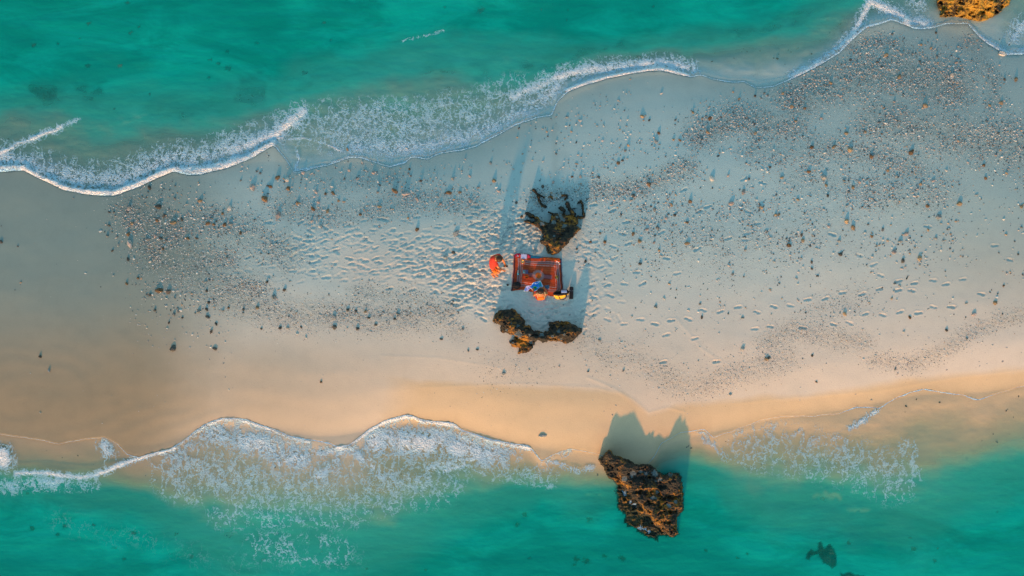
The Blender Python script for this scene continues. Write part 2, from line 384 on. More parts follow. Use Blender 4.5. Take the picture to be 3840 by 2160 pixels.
# ------------------------------------------------------------------ density maps
def blobs(px, py, lst):          # strokes in overview coordinates: (pts, width, strength)
    vx, vy = px/V, py/V
    out = np.zeros(px.shape)
    for pts, wd, st in lst:
        out = np.maximum(out, st*np.exp(-(seg_dist(vx, vy, pts)/wd)**2))
    return out
GRAVEL = [([(340,540),(420,570),(470,640),(560,660)],45,.95),([(400,640),(520,700),(640,740)],55,.85),([(560,740),(700,790),(880,790),(1000,800),(1120,790)],38,.85),
 ([(720,640),(640,590),(520,560)],50,.6),([(700,520),(820,540),(950,530),(1050,500),(1200,520)],35,.55),([(830,470),(1000,450)],30,.3),([(1150,830),(1060,760),(900,740)],30,.6),
 ([(1360,500),(1500,480),(1620,470),(1730,420)],28,.75),([(1760,340),(1850,300),(2000,320)],40,.95),([(2000,260),(2100,200),(2250,180),(2400,220)],60,1.0),([(2150,110),(2260,120),(2350,180)],35,.6),
 ([(2200,300),(2350,330),(2480,350),(2576,360)],65,.75),([(1900,360),(2100,380),(2300,420)],50,.65),([(2440,110),(2500,200),(2500,260)],30,.55),([(2010,440),(2200,480),(2350,480)],60,.45),
 ([(1600,560),(1800,600),(2000,560),(2100,560)],90,.28),([(1930,860),(2000,830),(2100,850),(2170,860)],28,.7),([(1640,930),(1740,980),(1850,940),(1980,900)],32,.55),([(1480,850),(1540,900),(1600,900)],40,.35),
 ([(2200,905),(2290,915),(2380,880),(2450,830),(2576,790)],22,.7),([(2050,800),(2150,750)],40,.3),([(1250,930),(1350,900)],50,.2)]
UWGRAVEL = [([(0,215),(120,235),(230,235),(330,225)],28,.9),([(60,270),(200,250)],30,.5),([(420,290),(640,240),(760,215),(860,225)],35,.6),([(600,200),(780,200)],22,.5),
 ([(1080,190),(1200,190),(1330,200)],28,.55),([(1330,170),(1450,130),(1560,100)],24,.75),([(1560,110),(1800,90),(2000,70)],35,.5),([(1900,30),(2100,60)],40,.5),([(240,1335),(330,1330)],10,.5),([(80,1340),(400,1345),(700,1350)],16,.5)]
FOAM = [([(60,425),(110,450),(160,472),(215,483),(290,485),(350,463),(400,440),(440,425),(500,432),(570,418),(640,388),(690,358)],11,1.05),
 ([(0,420),(60,420)],10,.9),([(0,398),(100,425),(200,452),(300,452),(400,405),(500,395),(600,368),(680,345),(750,300)],36,.66),([(0,385),(30,372),(50,360),(80,350),(105,338),(135,330),(155,318)],9,.86),([(155,318),(200,300)],6,.6),
 ([(600,372),(700,332),(765,278)],17,.88),([(440,425),(520,425),(600,400)],15,1.0),([(690,345),(720,350),(770,348),(820,362),(860,382)],2.5,.9),([(742,430),(752,400),(745,370)],2.5,.7),([(742,430),(800,420),(880,395)],3,.8),
 ([(820,320),(1000,325),(1200,290),(1300,255)],55,.45),([(900,370),(1050,370),(1200,335),(1350,260),(1400,215)],32,.60),([(900,275),(1050,270),(1200,260)],25,.42),
 ([(1290,245),(1400,192),(1500,170),(1600,162),(1680,160),(1740,175)],19,.80),([(1425,228),(1480,206),(1600,180),(1660,172),(1700,182),(1730,190)],7,1.1),
 ([(1990,193),(2040,168),(2080,143),(2125,110),(2150,80),(2170,40),(2190,0)],12,.85),([(2190,5),(2240,25),(2280,45),(2330,62)],15,.85),([(2283,52)],20,1.2),([(2310,5)],22,.8),
 ([(2460,93),(2490,112),(2530,135),(2576,128)],9,.85),([(2550,95),(2576,60)],22,.62),
 ([(460,1112),(490,1090),(520,1070),(560,1055),(590,1053),(620,1060),(680,1080),(730,1100),(780,1112)],6,.9),([(850,1126),(905,1103),(930,1083),(970,1060),(1030,1047),(1070,1060),(1140,1068),(1220,1104),(1280,1117),(1335,1128)],7,1.0),
 ([(540,1090),(650,1120),(760,1150)],42,.70),([(950,1110),(1100,1115),(1250,1145)],46,.82),([(700,1165),(740,1150),(800,1140),(840,1132),(880,1128)],13,.72),([(880,1120),(905,1150),(930,1165),(960,1200)],14,.66),([(860,1130),(840,1170),(800,1200)],18,.62),
 ([(1110,1187),(1170,1168)],8,.85),([(1080,1180),(1200,1150)],22,.7),([(450,1190),(700,1215),(950,1225),(1100,1195)],60,.42),([(560,1290),(900,1285)],45,.20),
 ([(40,1192),(90,1188),(130,1192),(200,1202),(240,1195),(320,1163),(380,1144),(440,1128)],8,.98),([(5,1140),(10,1160)],22,1.0),([(265,1120),(270,1140)],20,.72),([(20,1225),(120,1212),(230,1215)],18,.6),([(480,1110),(430,1160)],25,.5),
 ([(1370,1160),(1400,1164),(1430,1178),(1460,1185),(1490,1176)],7,.62),([(1390,1140),(1430,1132)],12,.6),([(1380,1200),(1300,1190)],25,.35),
 ([(1762,1085),(1785,1110),(1830,1150)],12,.42),([(2135,1078),(2165,1062),(2190,1042),(2210,1030)],8,.72),([(1900,1120),(2100,1150),(2250,1200)],60,.29),([(2280,1120),(2300,1190)],20,.34),
 ([(1590,1262),(1612,1268),(1615,1280)],7,.95),([(1568,1225),(1572,1245)],4,.8),([(1010,103),(1060,92),(1115,78)],3,.42),([(1610,1325),(1630,1335)],5,.7),([(1560,1200)],6,.4),([(150,1310),(600,1420),(900,1400)],60,.06),([(650,1370),(850,1390)],40,.2)]

# ------------------------------------------------------------------ ground
def axis(a, b, fine, far):
    c = list(np.arange(a, b+1e-6, fine)); s = fine; r = [c[-1]]
    while r[-1] < far: s *= 1.28; r.append(r[-1]+s)
    s = fine; l = [c[0]]
    while l[-1] > -far: s *= 1.28; l.append(l[-1]-s)
    return np.array(l[::-1][:-1] + c + r[1:])
gx = axis(-19.2, 19.2, 0.036, 900)
yy = np.concatenate([np.arange(-11.2, -5.6, 0.07), np.arange(-5.6, 7.8, 0.031), np.arange(7.8, 11.3, 0.07)])
r = [yy[-1]]; s_ = 0.07
while r[-1] < 900: s_ *= 1.3; r.append(r[-1]+s_)
l = [yy[0]]; s_ = 0.07
while l[-1] > -900: s_ *= 1.3; l.append(l[-1]-s_)
gy = np.concatenate([np.array(l[::-1][:-1]), yy, np.array(r[1:])])
GX, GY = np.meshgrid(gx, gy)
GZ = bar_height(GX, GY)
kz = CAMH/(CAMH-np.clip(GZ, -1, 1)); GPX = GX*kz/S + 1920; GPY = 1080 - GY*kz/S
GVX, GVY = GPX/V, GPY/V
grav = blobs(GPX, GPY, GRAVEL); uwg = blobs(GPX, GPY, UWGRAVEL)
# wash scarps: small steps left by earlier waves
for pts, hgt in [([(1480,950),(1540,975),(1600,1010),(1632,1038),(1680,1025),(1720,1035)],.006),([(960,895),(1100,900),(1260,925)],.003),([(1060,975),(1300,965),(1500,975),(1560,990),(1620,1035)],.003),([(1850,1015),(2000,1000),(2200,985),(2400,950),(2576,930)],.003),([(1700,800),(1770,880),(1800,900)],.005)]:
    d = seg_dist(GVX, GVY, pts); GZ += hgt*np.exp(-(d/4)**2)
# footprints
def stamp(px, py, ang, L=0.29, depth=0.02, toes=True):
    x, y = (px-1920)*S*(CAMH-0.45)/CAMH, (1080-py)*S*(CAMH-0.45)/CAMH
    i0, i1 = np.searchsorted(gx, [x-0.3, x+0.3]); j0, j1 = np.searchsorted(gy, [y-0.3, y+0.3])
    X = GX[j0:j1, i0:i1]-x; Y = GY[j0:j1, i0:i1]-y
    c, s = math.cos(ang), math.sin(ang)
    u = (X*c+Y*s)/L*0.29; v = (-X*s+Y*c)/L*0.29
    e1 = np.hypot((u-0.06)/0.085, v/0.055); e2 = np.hypot((u+0.085)/0.06, v/0.04); e3 = np.hypot((u+0.01)/0.09, (v-0.008)/0.033)
    e = np.minimum(np.minimum(e1, e2), e3)
    GZ[j0:j1, i0:i1] += -depth*sstep(1.15, 0.7, e) + depth*0.42*np.exp(-((e-1.4)/0.28)**2)
Z = lambda lst, ox, oy: [(ox+a/2.683, oy+b/2.683) for a, b in lst]
trail = Z([(825,90),(990,75),(960,315),(1125,360),(1290,315),(1435,360),(1600,325),(1770,310),(1920,220),(2095,235),(2270,190),(2460,240),(1840,505),(2440,410),(1550,470),(2060,740),(1520,745)],1920,1080) \
 + Z([(55,185),(225,175),(395,115),(575,105),(750,45),(945,60),(1120,10),(1310,20),(1445,25),(820,350),(660,365),(1155,270),(980,260),(1520,250),(1330,240),(1850,190),(1670,190),(2150,60),(20,385),(350,400)],2880,1080) \
 + Z([(1790,1410),(1470,1400),(1310,1380),(1660,1370),(1960,1360),(2440,1165),(1130,1320),(910,1120),(1060,1210),(1600,830),(640,910),(2280,1020)],2880,540) \
 + Z([(1015,1030),(890,1235),(1030,1145),(1250,1290),(1310,1405),(1130,1405),(960,1420),(1550,1150),(1860,1055),(2170,950),(2335,965),(2370,680),(1150,785),(1010,670),(840,1055),(1110,905),(1170,1000),(1660,1300),(820,610),(2360,900),(1970,630),(1730,460),(2340,350),(2520,390),(1880,680),(1500,890),(2460,800)],1920,540) \
 + Z([(1490,1010),(1550,1035),(1200,1040),(1370,1060),(1640,1050),(1900,1080),(2110,930),(1200,1150),(1100,1180),(2440,895),(930,1150)],960,540)
for i, (px, py) in enumerate(trail):
    stamp(px, py, rad(random.uniform(-22, 28)) + (math.pi if i % 3 == 0 else 0), L=random.uniform(.27, .31), depth=random.uniform(.014, .024))
zones = [(1480,900,300,100,130,.020,25),(1130,930,170,75,70,.026,40),(1860,900,150,110,210,.032,40),(1790,1060,130,110,230,.034,40),(2060,1180,150,60,110,.030,60),(2190,960,90,130,70,.020,90),(1660,1000,230,80,200,.026,20),(1960,860,110,70,120,.034,60),(1350,1010,330,45,90,.016,20),(2230,1120,80,90,40,.012,90)]
for cx, cy, rx, ry, n, dp, aw in zones:
    for _ in range(n):
        px = random.gauss(cx, rx*0.55); py = random.gauss(cy, ry*0.55)
        stamp(px, py, rad(random.uniform(-aw, aw)+8), L=random.uniform(.2, .36), depth=dp*0.55*random.uniform(.5, 1.3))
tr = blobs(GPX, GPY, [([(1160,640),(1280,560)],60,.9),([(1180,720),(1300,760)],60,1.0),([(1050,660),(1200,650)],45,.25),([(760,620),(860,600)],35,.45),([(1330,790),(1440,770)],40,.9),([(1440,640),(1500,560)],35,.5),([(1200,600),(1260,570),(1330,590)],45,1.0),([(1270,775),(1360,775),(1450,760)],28,1.0),([(1150,680),(1240,740)],60,1.0)])
GZ += tr*(0.014*ridged(GX*3.0, GY*3.6, 3, 90) + 0.008*fbm(GX*7, GY*9, 2, 91))
land = sstep(0.15, -0.3, np.maximum(front_n(GX, GY), front_s(GX, GY)))
GZ += land*grav*0.010*fbm(GX*9, GY*11, 2, 55)
GZ += uwg*0.05*np.clip(fbm(GX*5, GY*7, 3, 56), -.1, 1)
# seabed ripples
GZ += (1-land)*0.012*np.sin((GY+0.25*fbm(GX*.6, GY*.6, 2, 4))*9)*sstep(0.1, 0.4, -GZ)
r_ = np.hypot((GVX-60)/1.5, GVY-1010)
RIP = 0.0018*np.sin(r_/7+2.5*fbm(GX*.5, GY*.9, 3, 140))*sstep(650, 200, GVX)*sstep(780, 900, GVY) + 0.003*np.sin((GVX*.35+GVY)/6.5+3*fbm(GX*.6, GY*.6, 3, 141))*np.exp(-((GVX-380)/190)**2-((GVY-1060)/50)**2)
GZ += RIP
# golden fine sand, part of its gold painted-in sunlight; wet sand bands
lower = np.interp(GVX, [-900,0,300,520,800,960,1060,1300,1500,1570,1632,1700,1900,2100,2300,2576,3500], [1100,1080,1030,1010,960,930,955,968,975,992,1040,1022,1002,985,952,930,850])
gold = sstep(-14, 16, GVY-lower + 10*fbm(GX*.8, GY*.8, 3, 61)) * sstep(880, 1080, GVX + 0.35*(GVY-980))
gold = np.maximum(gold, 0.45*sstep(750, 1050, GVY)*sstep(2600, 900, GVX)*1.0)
warm = sstep(520, 1000, GVY + 40*fbm(GX*.25, GY*.25, 3, 66) + 0.05*(GVX-1300))  # warmer colour down the beach paints in low sun on the slope
warm = np.maximum(warm, 0.62*np.exp(-(seg_dist(GVX, GVY, [(900, 670), (1150, 690), (1420, 690)])/95)**2))
leftm = sstep(760, 330, GVX + 0.10*(GVY-700) + 40*fbm(GX*.5, GY*.5, 3, 62))
bandl = sstep(1150, 560, GVX + 50*fbm(GX*.35, GY*.35, 3, 63))*sstep(780, 930, GVY)
sea_ = sstep(0.0, 0.15, np.maximum(front_n(GX, GY), front_s(GX, GY)))
wet_n = np.exp(-np.clip(-front_n(GX, GY), 0, 99)/1.1)
wet_s = np.exp(-np.clip(-front_s(GX, GY), 0, 99)/0.22)
wet = np.clip(np.maximum.reduce([leftm*0.95, 0.40*bandl, 0.62*wet_n, 0.3*wet_s, 0.45*sstep(1750, 2350, GVX)*sstep(480, 230, GVY), 0.38*sstep(2050, 2600, GVX)*sstep(880, 620, GVY)]), 0, 1)*(1-sea_) + sea_*np.maximum(0.10, 0.8*leftm)  # the two right-hand terms just darken the upper and far right sand

def sand_material():
    t = NT('sand'); ob = t.obj()
    warm, gold, wet, grav, uwg, tram = (t.attr(k)[2] for k in ('warm', 'gold', 'wet', 'gravel', 'uwgravel', 'trample'))
    big = t.noise(ob, 0.45, 4.0, 0.55); mid = t.noise(ob, 2.3, 5.0, 0.6); fine = t.noise(ob, 28.0, 3.0, 0.6); grain = t.noise(ob, 90.0, 2.0, 0.6)
    base = t.mix(warm, (0.435, 0.56, 0.55), (0.71, 0.60, 0.50))
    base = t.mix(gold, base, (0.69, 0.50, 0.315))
    base = t.mix(t.math('MULTIPLY', tram, 0.45), base, (0.66, 0.66, 0.60))
    base = t.mix(t.mr(big[0], 0.35, 0.7, 0.0, 0.35), base, t.mix(1.0, base, (0.86, 0.90, 0.92), 'MULTIPLY'))
    base = t.mix(t.mr(mid[0], 0.4, 0.75, 0.0, 0.30), base, t.mix(1.0, base, (0.84, 0.84, 0.84), 'MULTIPLY'))
    base = t.mix(t.mr(fine[0], 0.45, 0.8, 0.0, 0.35), base, t.mix(1.0, base, (0.75, 0.76, 0.78), 'MULTIPLY'))
    wetc = t.mix(1.0, base, t.mix(warm, (0.49, 0.49, 0.45), (0.47, 0.43, 0.335)), 'MULTIPLY')
    base = t.mix(wet, base, wetc)
    base = t.mix(t.math('MULTIPLY', grav, t.mr(fine[0], 0.35, 0.6, 0.15, 0.75)), base, t.mix(1.0, base, t.mix(warm, (0.40, 0.46, 0.46), (0.66, 0.66, 0.66)), 'MULTIPLY'))
    # gravel specks too small to model
    v1 = t.n('TexVoronoi', {'Vector': ob, 'Scale': 17.0, 'Randomness': 1.0}, feature='F1')
    v2 = t.n('TexVoronoi', {'Vector': ob, 'Scale': 34.0, 'Randomness': 1.0}, feature='F1')
    def specks(v, mask, lo, hi):
        c = t.n('SeparateColor', {0: v.outputs['Color']})
        on = t.math('LESS_THAN', c.outputs[0], mask)
        disc = t.mr(v.outputs['Distance'], hi, lo)
        return t.math('MULTIPLY', on, disc), c
    gm = t.math('MULTIPLY', grav, t.mr(mid[0], 0.3, 0.6, 0.45, 1.0))
    s1, c1 = specks(v1, t.math('MULTIPLY', gm, 0.55), 0.25, 0.45); s2, c2 = specks(v2, t.math('MULTIPLY', gm, 0.8), 0.25, 0.5)
    pc = lambda c: t.mix(t.math('GREATER_THAN', c.outputs[1], 0.52), (0.10, 0.12, 0.12), t.mix(t.math('GREATER_THAN', c.outputs[2], 0.72), (0.66, 0.64, 0.60), (0.52, 0.33, 0.20)))
    base = t.mix(t.math('MULTIPLY', s2, 0.75), base, pc(c2)); base = t.mix(t.math('MULTIPLY', s1, 0.85), base, pc(c1))
    base = t.mix(t.math('MULTIPLY', uwg, t.mr(mid[0], 0.45, 0.60, 0.1, 0.8)), base, (0.07, 0.08, 0.07))
    h = t.math('ADD', t.math('MULTIPLY', fine[0], 0.8), t.math('MULTIPLY', grain[0], 0.25))
    h = t.math('ADD', h, t.math('MULTIPLY', t.math('ADD', s1, s2), 1.2))
    dry = t.math('SUBTRACT', 1.0, wet, clamp=True)
    nb = t.bump(h, t.math('MULTIPLY_ADD', dry, 0.45, 0.06), 0.012)
    tn = t.noise(ob, 11.0, 3.0, 0.55, 0.6)
    nb = t.n('Bump', {'Height': tn[0], 'Strength': t.math('MULTIPLY', tram, 1.0), 'Distance': 0.045, 'Normal': nb}).outputs[0]
    rough = t.math('MULTIPLY_ADD', wet, -0.42, 0.92)
    return t.out(t.n('BsdfPrincipled', {'Base Color': base, 'Roughness': rough, 'Normal': nb, 'Specular IOR Level': t.math('MULTIPLY_ADD', wet, 0.3, 0.12)}))
SAND = sand_material()
nx, ny = len(gx), len(gy)
ii = (np.arange(ny-1)[:, None]*nx + np.arange(nx-1)[None, :]).ravel()
gquads = np.stack([ii, ii+1, ii+nx+1, ii+nx], 1)
ground = mesh_np('ground', np.stack([GX.ravel(), GY.ravel(), GZ.ravel()], 1), quads=gquads, mat=SAND,
    attrs={'warm': warm.ravel(), 'gold': gold.ravel(), 'wet': wet.ravel(), 'gravel': (grav*land).ravel(), 'uwgravel': uwg.ravel(), 'trample': np.clip(tr, 0, 1).ravel()})
tag(ground, kind='structure')
def gz_at(x, y):
    i = min(max(np.searchsorted(gx, x)-1, 0), nx-2); j = min(max(np.searchsorted(gy, y)-1, 0), ny-2)
    u = (x-gx[i])/(gx[i+1]-gx[i]); v = (y-gy[j])/(gy[j+1]-gy[j])
    return float((GZ[j, i]*(1-u)+GZ[j, i+1]*u)*(1-v) + (GZ[j+1, i]*(1-u)+GZ[j+1, i+1]*u)*v)

# ------------------------------------------------------------------ water
# submerged stones
U = [(1802,39,24,.0),(1655,265,14,0),(1143,274,22,0),(964,160,13,0),(127,170,16,0),(851,194,14,0),(855,255,22,0),(788,224,12,0),(818,238,14,0),(334,88,14,0),(330,248,16,0),(783,291,16,0),(451,248,16,0),(300,145,11,0),(520,100,12,0),(490,122,13,0),(480,10,14,0),(216,165,12,0),(1217,85,12,0),(1240,150,13,0),(1670,26,10,0),(2028,36,9,0),(2130,37,10,0),(2450,25,10,0),(2125,75,10,0),
 (1968,1929,20,0),(2209,1948,22,0),(1940,1968,18,0),(2162,2097,18,0),(2267,2086,14,0),(2332,2093,20,0),(2200,2103,26,0),(2155,2118,11,0),(1986,2094,9,0),(986,2097,16,0),(3085,1870,15,0),(3426,2058,24,0),(3180,2036,18,0),(719,2088,16,0),(1205,2070,12,0),(216,2004,13,0),(120,1980,18,0),(245,1975,18,0),(350,1970,14,0),(502,1998,20,0),(660,2003,14,0),(465,2095,12,0),(430,2055,12,0),(3412,2018,12,0),(3516,2057,9,0),(3506,2103,16,0),(3740,1918,10,0),(1593,2137,13,0),(1376,2134,12,0),(430,410,16,0),(560,352,13,0),(105,1850,14,0),(2645,2065,13,0),(2800,2078,12,0),(2765,2092,11,0)]
def water_material():
    t = NT('sea_water'); ob = t.obj()
    D, F, dist, W = (t.attr(k)[2] for k in ('depth', 'foam', 'front', 'lipw'))
    wav = t.noise(t.n('Mapping', {'Vector': ob, 'Scale': (0.5, 1.4, 1)}).outputs[0], 1.1, 5.0, 0.55)
    wav2 = t.noise(ob, 5.0, 4.0, 0.6)
    blotch = t.noise(t.n('Mapping', {'Vector': ob, 'Rotation': (0, 0, rad(-9)), 'Scale': (0.35, 1.0, 1)}).outputs[0], 0.8, 6.0, 0.66, 0.8)
    # clear part: light passes and is filtered by depth
    ex = lambda k: t.math('EXPONENT', t.math('MULTIPLY', D, -k))
    tint = t.n('CombineColor', {0: t.math('EXPONENT', t.math('MULTIPLY', t.math('POWER', D, 1.6), -2.8)), 1: ex(0.16), 2: ex(0.36)}).outputs[0]
    clear = t.n('BsdfTransparent', {'Color': tint})
    body_c = t.mix(t.mr(blotch[0], 0.32, 0.68), (0.000, 0.310, 0.25), (0.002, 0.50, 0.405))
    bed = t.attr('bed')[2]
    body_c = t.mix(t.mr(bed, 0.95, 1.35, 0.0, 0.7), body_c, (0.0, 0.25, 0.20))
    murk = t.mr(bed, 0.42, 0.05)
    body_c = t.mix(t.math('MULTIPLY', t.mr(bed, 0.95, 0.45), 0.55), body_c, (0.06, 0.50, 0.42)); body_c = t.mix(murk, body_c, t.mix(t.attr('silt')[2], (0.165, 0.36, 0.30), (0.42, 0.47, 0.34)))
    nb0 = t.bump(t.math('ADD', wav[0], t.math('MULTIPLY', wav2[0], 0.22)), 0.32, 0.14)
    body = t.n('BsdfDiffuse', {'Color': body_c, 'Normal': nb0})
    fac = t.math('SUBTRACT', 1.0, t.math('EXPONENT', t.math('MULTIPLY', D, t.n('MapRange', {'Value': bed, 'From Min': 0.10, 'From Max': 0.6, 'To Min': t.math('MULTIPLY_ADD', t.attr('silt')[2], 1.2, -4.6), 'To Max': -1.4}, interpolation_type='SMOOTHSTEP').outputs[0])), clamp=True)
    sh = t.n('MixShader', {0: fac, 1: clear.outputs[0], 2: body.outputs[0]})
    gl = t.n('BsdfGlossy', {'Roughness': 0.12, 'Color': (1, 1, 1, 1), 'Normal': nb0})
    ge = t.n('NewGeometry')
    dt = t.math('ABSOLUTE', t.n('VectorMath', {0: ge.outputs['Incoming'], 1: ge.outputs['Normal']}, operation='DOT_PRODUCT').outputs['Value'])
    fr = t.n('Math', {0: t.math('POWER', t.math('SUBTRACT', 1.0, dt, clamp=True), 5.0), 1: 0.6, 2: 0.012}, operation='MULTIPLY_ADD')   # mirror share grows at a glancing view, same from both sides
    sh = t.n('MixShader', {0: fr.outputs[0], 1: sh.outputs[0], 2: gl.outputs[0]})
    # foam lace
    warp = t.noise(ob, 1.7, 3.0, 0.6)
    off = t.n('VectorMath', {0: warp[1], 1: (0.5, 0.5, 0.5)}, operation='SUBTRACT')
    off = t.n('VectorMath', {0: off.outputs[0], 'Scale': 0.9}, operation='SCALE')
    p = t.n('VectorMath', {0: ob, 1: off.outputs[0]}, operation='ADD')
    p = t.n('Mapping', {'Vector': p.outputs[0], 'Rotation': (0, 0, rad(18)), 'Scale': (1.15, 0.52, 1)}).outputs[0]
    warp2 = t.noise(ob, 9.0, 2.0, 0.6)
    off2 = t.n('VectorMath', {0: warp2[1], 1: (0.5, 0.5, 0.5)}, operation='SUBTRACT')
    off2 = t.n('VectorMath', {0: off2.outputs[0], 'Scale': 0.22}, operation='SCALE')
    p = t.n('VectorMath', {0: p, 1: off2.outputs[0]}, operation='ADD').outputs[0]
    def ridge(scale, wd):
        v = t.n('TexVoronoi', {'Vector': p, 'Scale': scale}, feature='DISTANCE_TO_EDGE')
        return t.mr(v.outputs[0], wd, 0.0)
    r1 = ridge(2.6, 0.17); r2 = ridge(6.0, 0.20); r3 = ridge(13.0, 0.26)
    fn = t.noise(p, 3.2, 6.0, 0.68)
    val = t.math('ADD', t.math('MULTIPLY', r1, 0.40), t.math('MULTIPLY', r2, 0.36))
    val = t.math('ADD', val, t.math('MULTIPLY', r3, 0.20))
    val = t.math('MULTIPLY_ADD', t.mr(fn[0], 0.3, 0.7), 0.20, val)
    thr = t.math('MULTIPLY_ADD', F, -0.84, 0.84)
    lace = t.n('MapRange', {'Value': val, 'From Min': t.math('SUBTRACT', thr, 0.13), 'From Max': t.math('ADD', thr, 0.13)}, interpolation_type='SMOOTHSTEP').outputs[0]
    lace = t.math('MULTIPLY', lace, t.math('MULTIPLY', t.mr(F, 0.25, 0.95, 0.50, 1.0), t.mr(F, 0.03, 0.12)))
    # thin lip of foam along the wave front
    nz = t.noise(ob, 14.0, 3.0, 0.6)
    nzl = t.noise(ob, 1.6, 3.0, 0.6)
    q = t.math('DIVIDE', dist, t.math('MULTIPLY', W, t.mr(nzl[0], 0.3, 0.7, 0.35, 1.3)))
    lip = t.math('MULTIPLY', t.mr(q, 2.6, 0.6), t.mr(nz[0], 0.25, 0.5, 0.55, 1.0))
    fa = t.math('MAXIMUM', lace, lip)
    fb = t.math('ADD', t.math('MULTIPLY', val, 1.0), t.math('MULTIPLY', nz[0], 0.6))
    nf = t.bump(fb, 0.9, 0.06)
    foamc = t.mix(t.mr(F, 0.45, 1.0), (0.50, 0.78, 0.98), (0.90, 0.89, 0.89))  # thin foam painted blue as if shaded under the sky
    foam = t.n('BsdfDiffuse', {'Color': foamc, 'Normal': nf})
    sh = t.n('MixShader', {0: fa, 1: sh.outputs[0], 2: foam.outputs[0]})
    cut = t.math('MAXIMUM', t.math('LESS_THAN', dist, 0.0), t.math('MULTIPLY', t.mr(dist, 0.16, 0.0), t.math('SUBTRACT', 1.0, fa, clamp=True)))
    tr = t.n('BsdfTransparent')
    sh = t.n('MixShader', {0: cut, 1: sh.outputs[0], 2: tr.outputs[0]})
    return t.out(sh)
WATER = water_material()
wxs = axis(-19.2, 19.2, 0.05, 900)
def water_side(name, ya, yb, far, side):
    ys = np.arange(ya, yb, 0.045); r = [ys[-1] if side > 0 else ys[0]]; s = 0.045
    while abs(r[-1]) < 900: s *= 1.28; r.append(r[-1]+s*side)
    ys = np.concatenate([ys, r[1:]]) if side > 0 else np.concatenate([r[::-1][:-1], ys])
    X, Y = np.meshgrid(wxs, ys)
    dist = front_n(X, Y) if side > 0 else front_s(X, Y)
    h = bar_height(X, Y)
    ki = h > 0; px = X/S+1920; py = 1080-Y/S
    F = blobs(px, py, FOAM); F = F*(0.92 + 0.30*fbm(X*1.6, Y*1.6, 3, 120))
    lv = px/V
    if side > 0:
        lw = np.interp(lv, [0, 40, 80, 400, 680, 705, 740, 1000, 1400, 1500, 1700, 1760, 1980, 2010, 2150, 2400, 2576], [.10, .09, .09, .10, .08, .018, .02, .030, .028, .04, .04, .02, .018, .05, .05, .03, .05])
    else:
        lw = np.interp(lv, [0, 300, 380, 500, 850, 1200, 1340, 1400, 1700, 1760, 1810, 2100, 2150, 2240, 2450, 2520, 2576], [.005, .006, .03, .035, .03, .045, .03, .014, .006, .02, .008, .006, .028, .028, .024, .006, .006])
    wet_z = np.maximum(0.0, h + 0.012)
    hump = np.clip(F-0.6, 0, 1)*sstep(0, 0.25, dist)*(0.8 if side > 0 else 0.25)
    zz = wet_z + hump*(0.10 + 0.05*fbm(X*5, Y*5, 3, 70)) + 0.012*fbm(X*0.8, Y*2.0, 3, 71)*sstep(0.1, 1.5, dist)
    lipz = np.minimum(lw*0.8, 0.05)*np.exp(-((dist-lw*1.2)/(lw*1.6+0.02))**2)*(1.0+0.5*fbm(X*8, Y*8, 2, 72))
    zz = zz + lipz
    top = np.maximum(h, rock_top(px, py))
    D = np.clip(wet_z - top, 0.0, 3); BED = np.clip(wet_z - h, 0, 3)
    ug = blobs(px, py, UWGRAVEL)*sstep(-.1, .4, fbm(X*1.2, Y*1.8, 3, 130)); D = D*(1-.68*ug*(D > .3))
    keep = dist > -0.16
    idx = -np.ones(X.shape, int); idx[keep] = np.arange(keep.sum())
    a, b, c, e = idx[:-1, :-1], idx[:-1, 1:], idx[1:, 1:], idx[1:, :-1]
    ok = (a >= 0) & (b >= 0) & (c >= 0) & (e >= 0)
    q = np.stack([a[ok], b[ok], c[ok], e[ok]], 1)
    zz = np.where(dist < 0, h+0.004, zz)
    o = mesh_np(name, np.stack([X[keep], Y[keep], zz[keep]], 1), quads=q, mat=WATER,
        attrs={'silt': np.full(keep.sum(), 0.0 if side > 0 else 1.0), 'depth': D[keep], 'bed': BED[keep], 'foam': F[keep], 'front': dist[keep], 'lipw': lw[keep]})
    return tag(o, kind='structure')
water_side('sea_water', 3.0, 11.2, 900, 1)
water_side('sea_water', -11.2, 1.3, 900, -1)

# ------------------------------------------------------------------ stones
def stone_mat(name, c1, c2):
    t = NT(name); ob = t.obj()
    info = t.n('ObjectInfo')
    off = t.n('VectorMath', {0: ob, 1: info.outputs['Location']}, operation='ADD').outputs[0]
    n = t.noise(off, 12.0, 5.0, 0.65)
    c = t.mix(t.mr(n[0], 0.35, 0.65), c1, c2)
    r = t.mr(info.outputs['Random'], 0, 1, 0.75, 1.2)
    c = t.mix(1.0, c, t.n('CombineColor', {0: r, 1: r, 2: r}).outputs[0], 'MULTIPLY')
    return t.out(t.n('BsdfPrincipled', {'Base Color': c, 'Roughness': 0.85, 'Normal': t.bump(n[0], 0.8, 0.03), 'Specular IOR Level': 0.2}))
SM = {'pale': stone_mat('pale_coral', (0.30, 0.29, 0.27), (0.62, 0.58, 0.52)), 'dark': stone_mat('dark_coral', (0.035, 0.04, 0.04), (0.15, 0.13, 0.11)),
      'orange': stone_mat('orange_coral', (0.17, 0.13, 0.09), (0.46, 0.32, 0.19)), 'pink': stone_mat('pink_coral', (0.24, 0.19, 0.17), (0.55, 0.45, 0.41)),
      'grey': stone_mat('grey_coral', (0.12, 0.14, 0.14), (0.34, 0.34, 0.33)), 'brown': stone_mat('brown_coral', (0.08, 0.05, 0.035), (0.28, 0.17, 0.09))}
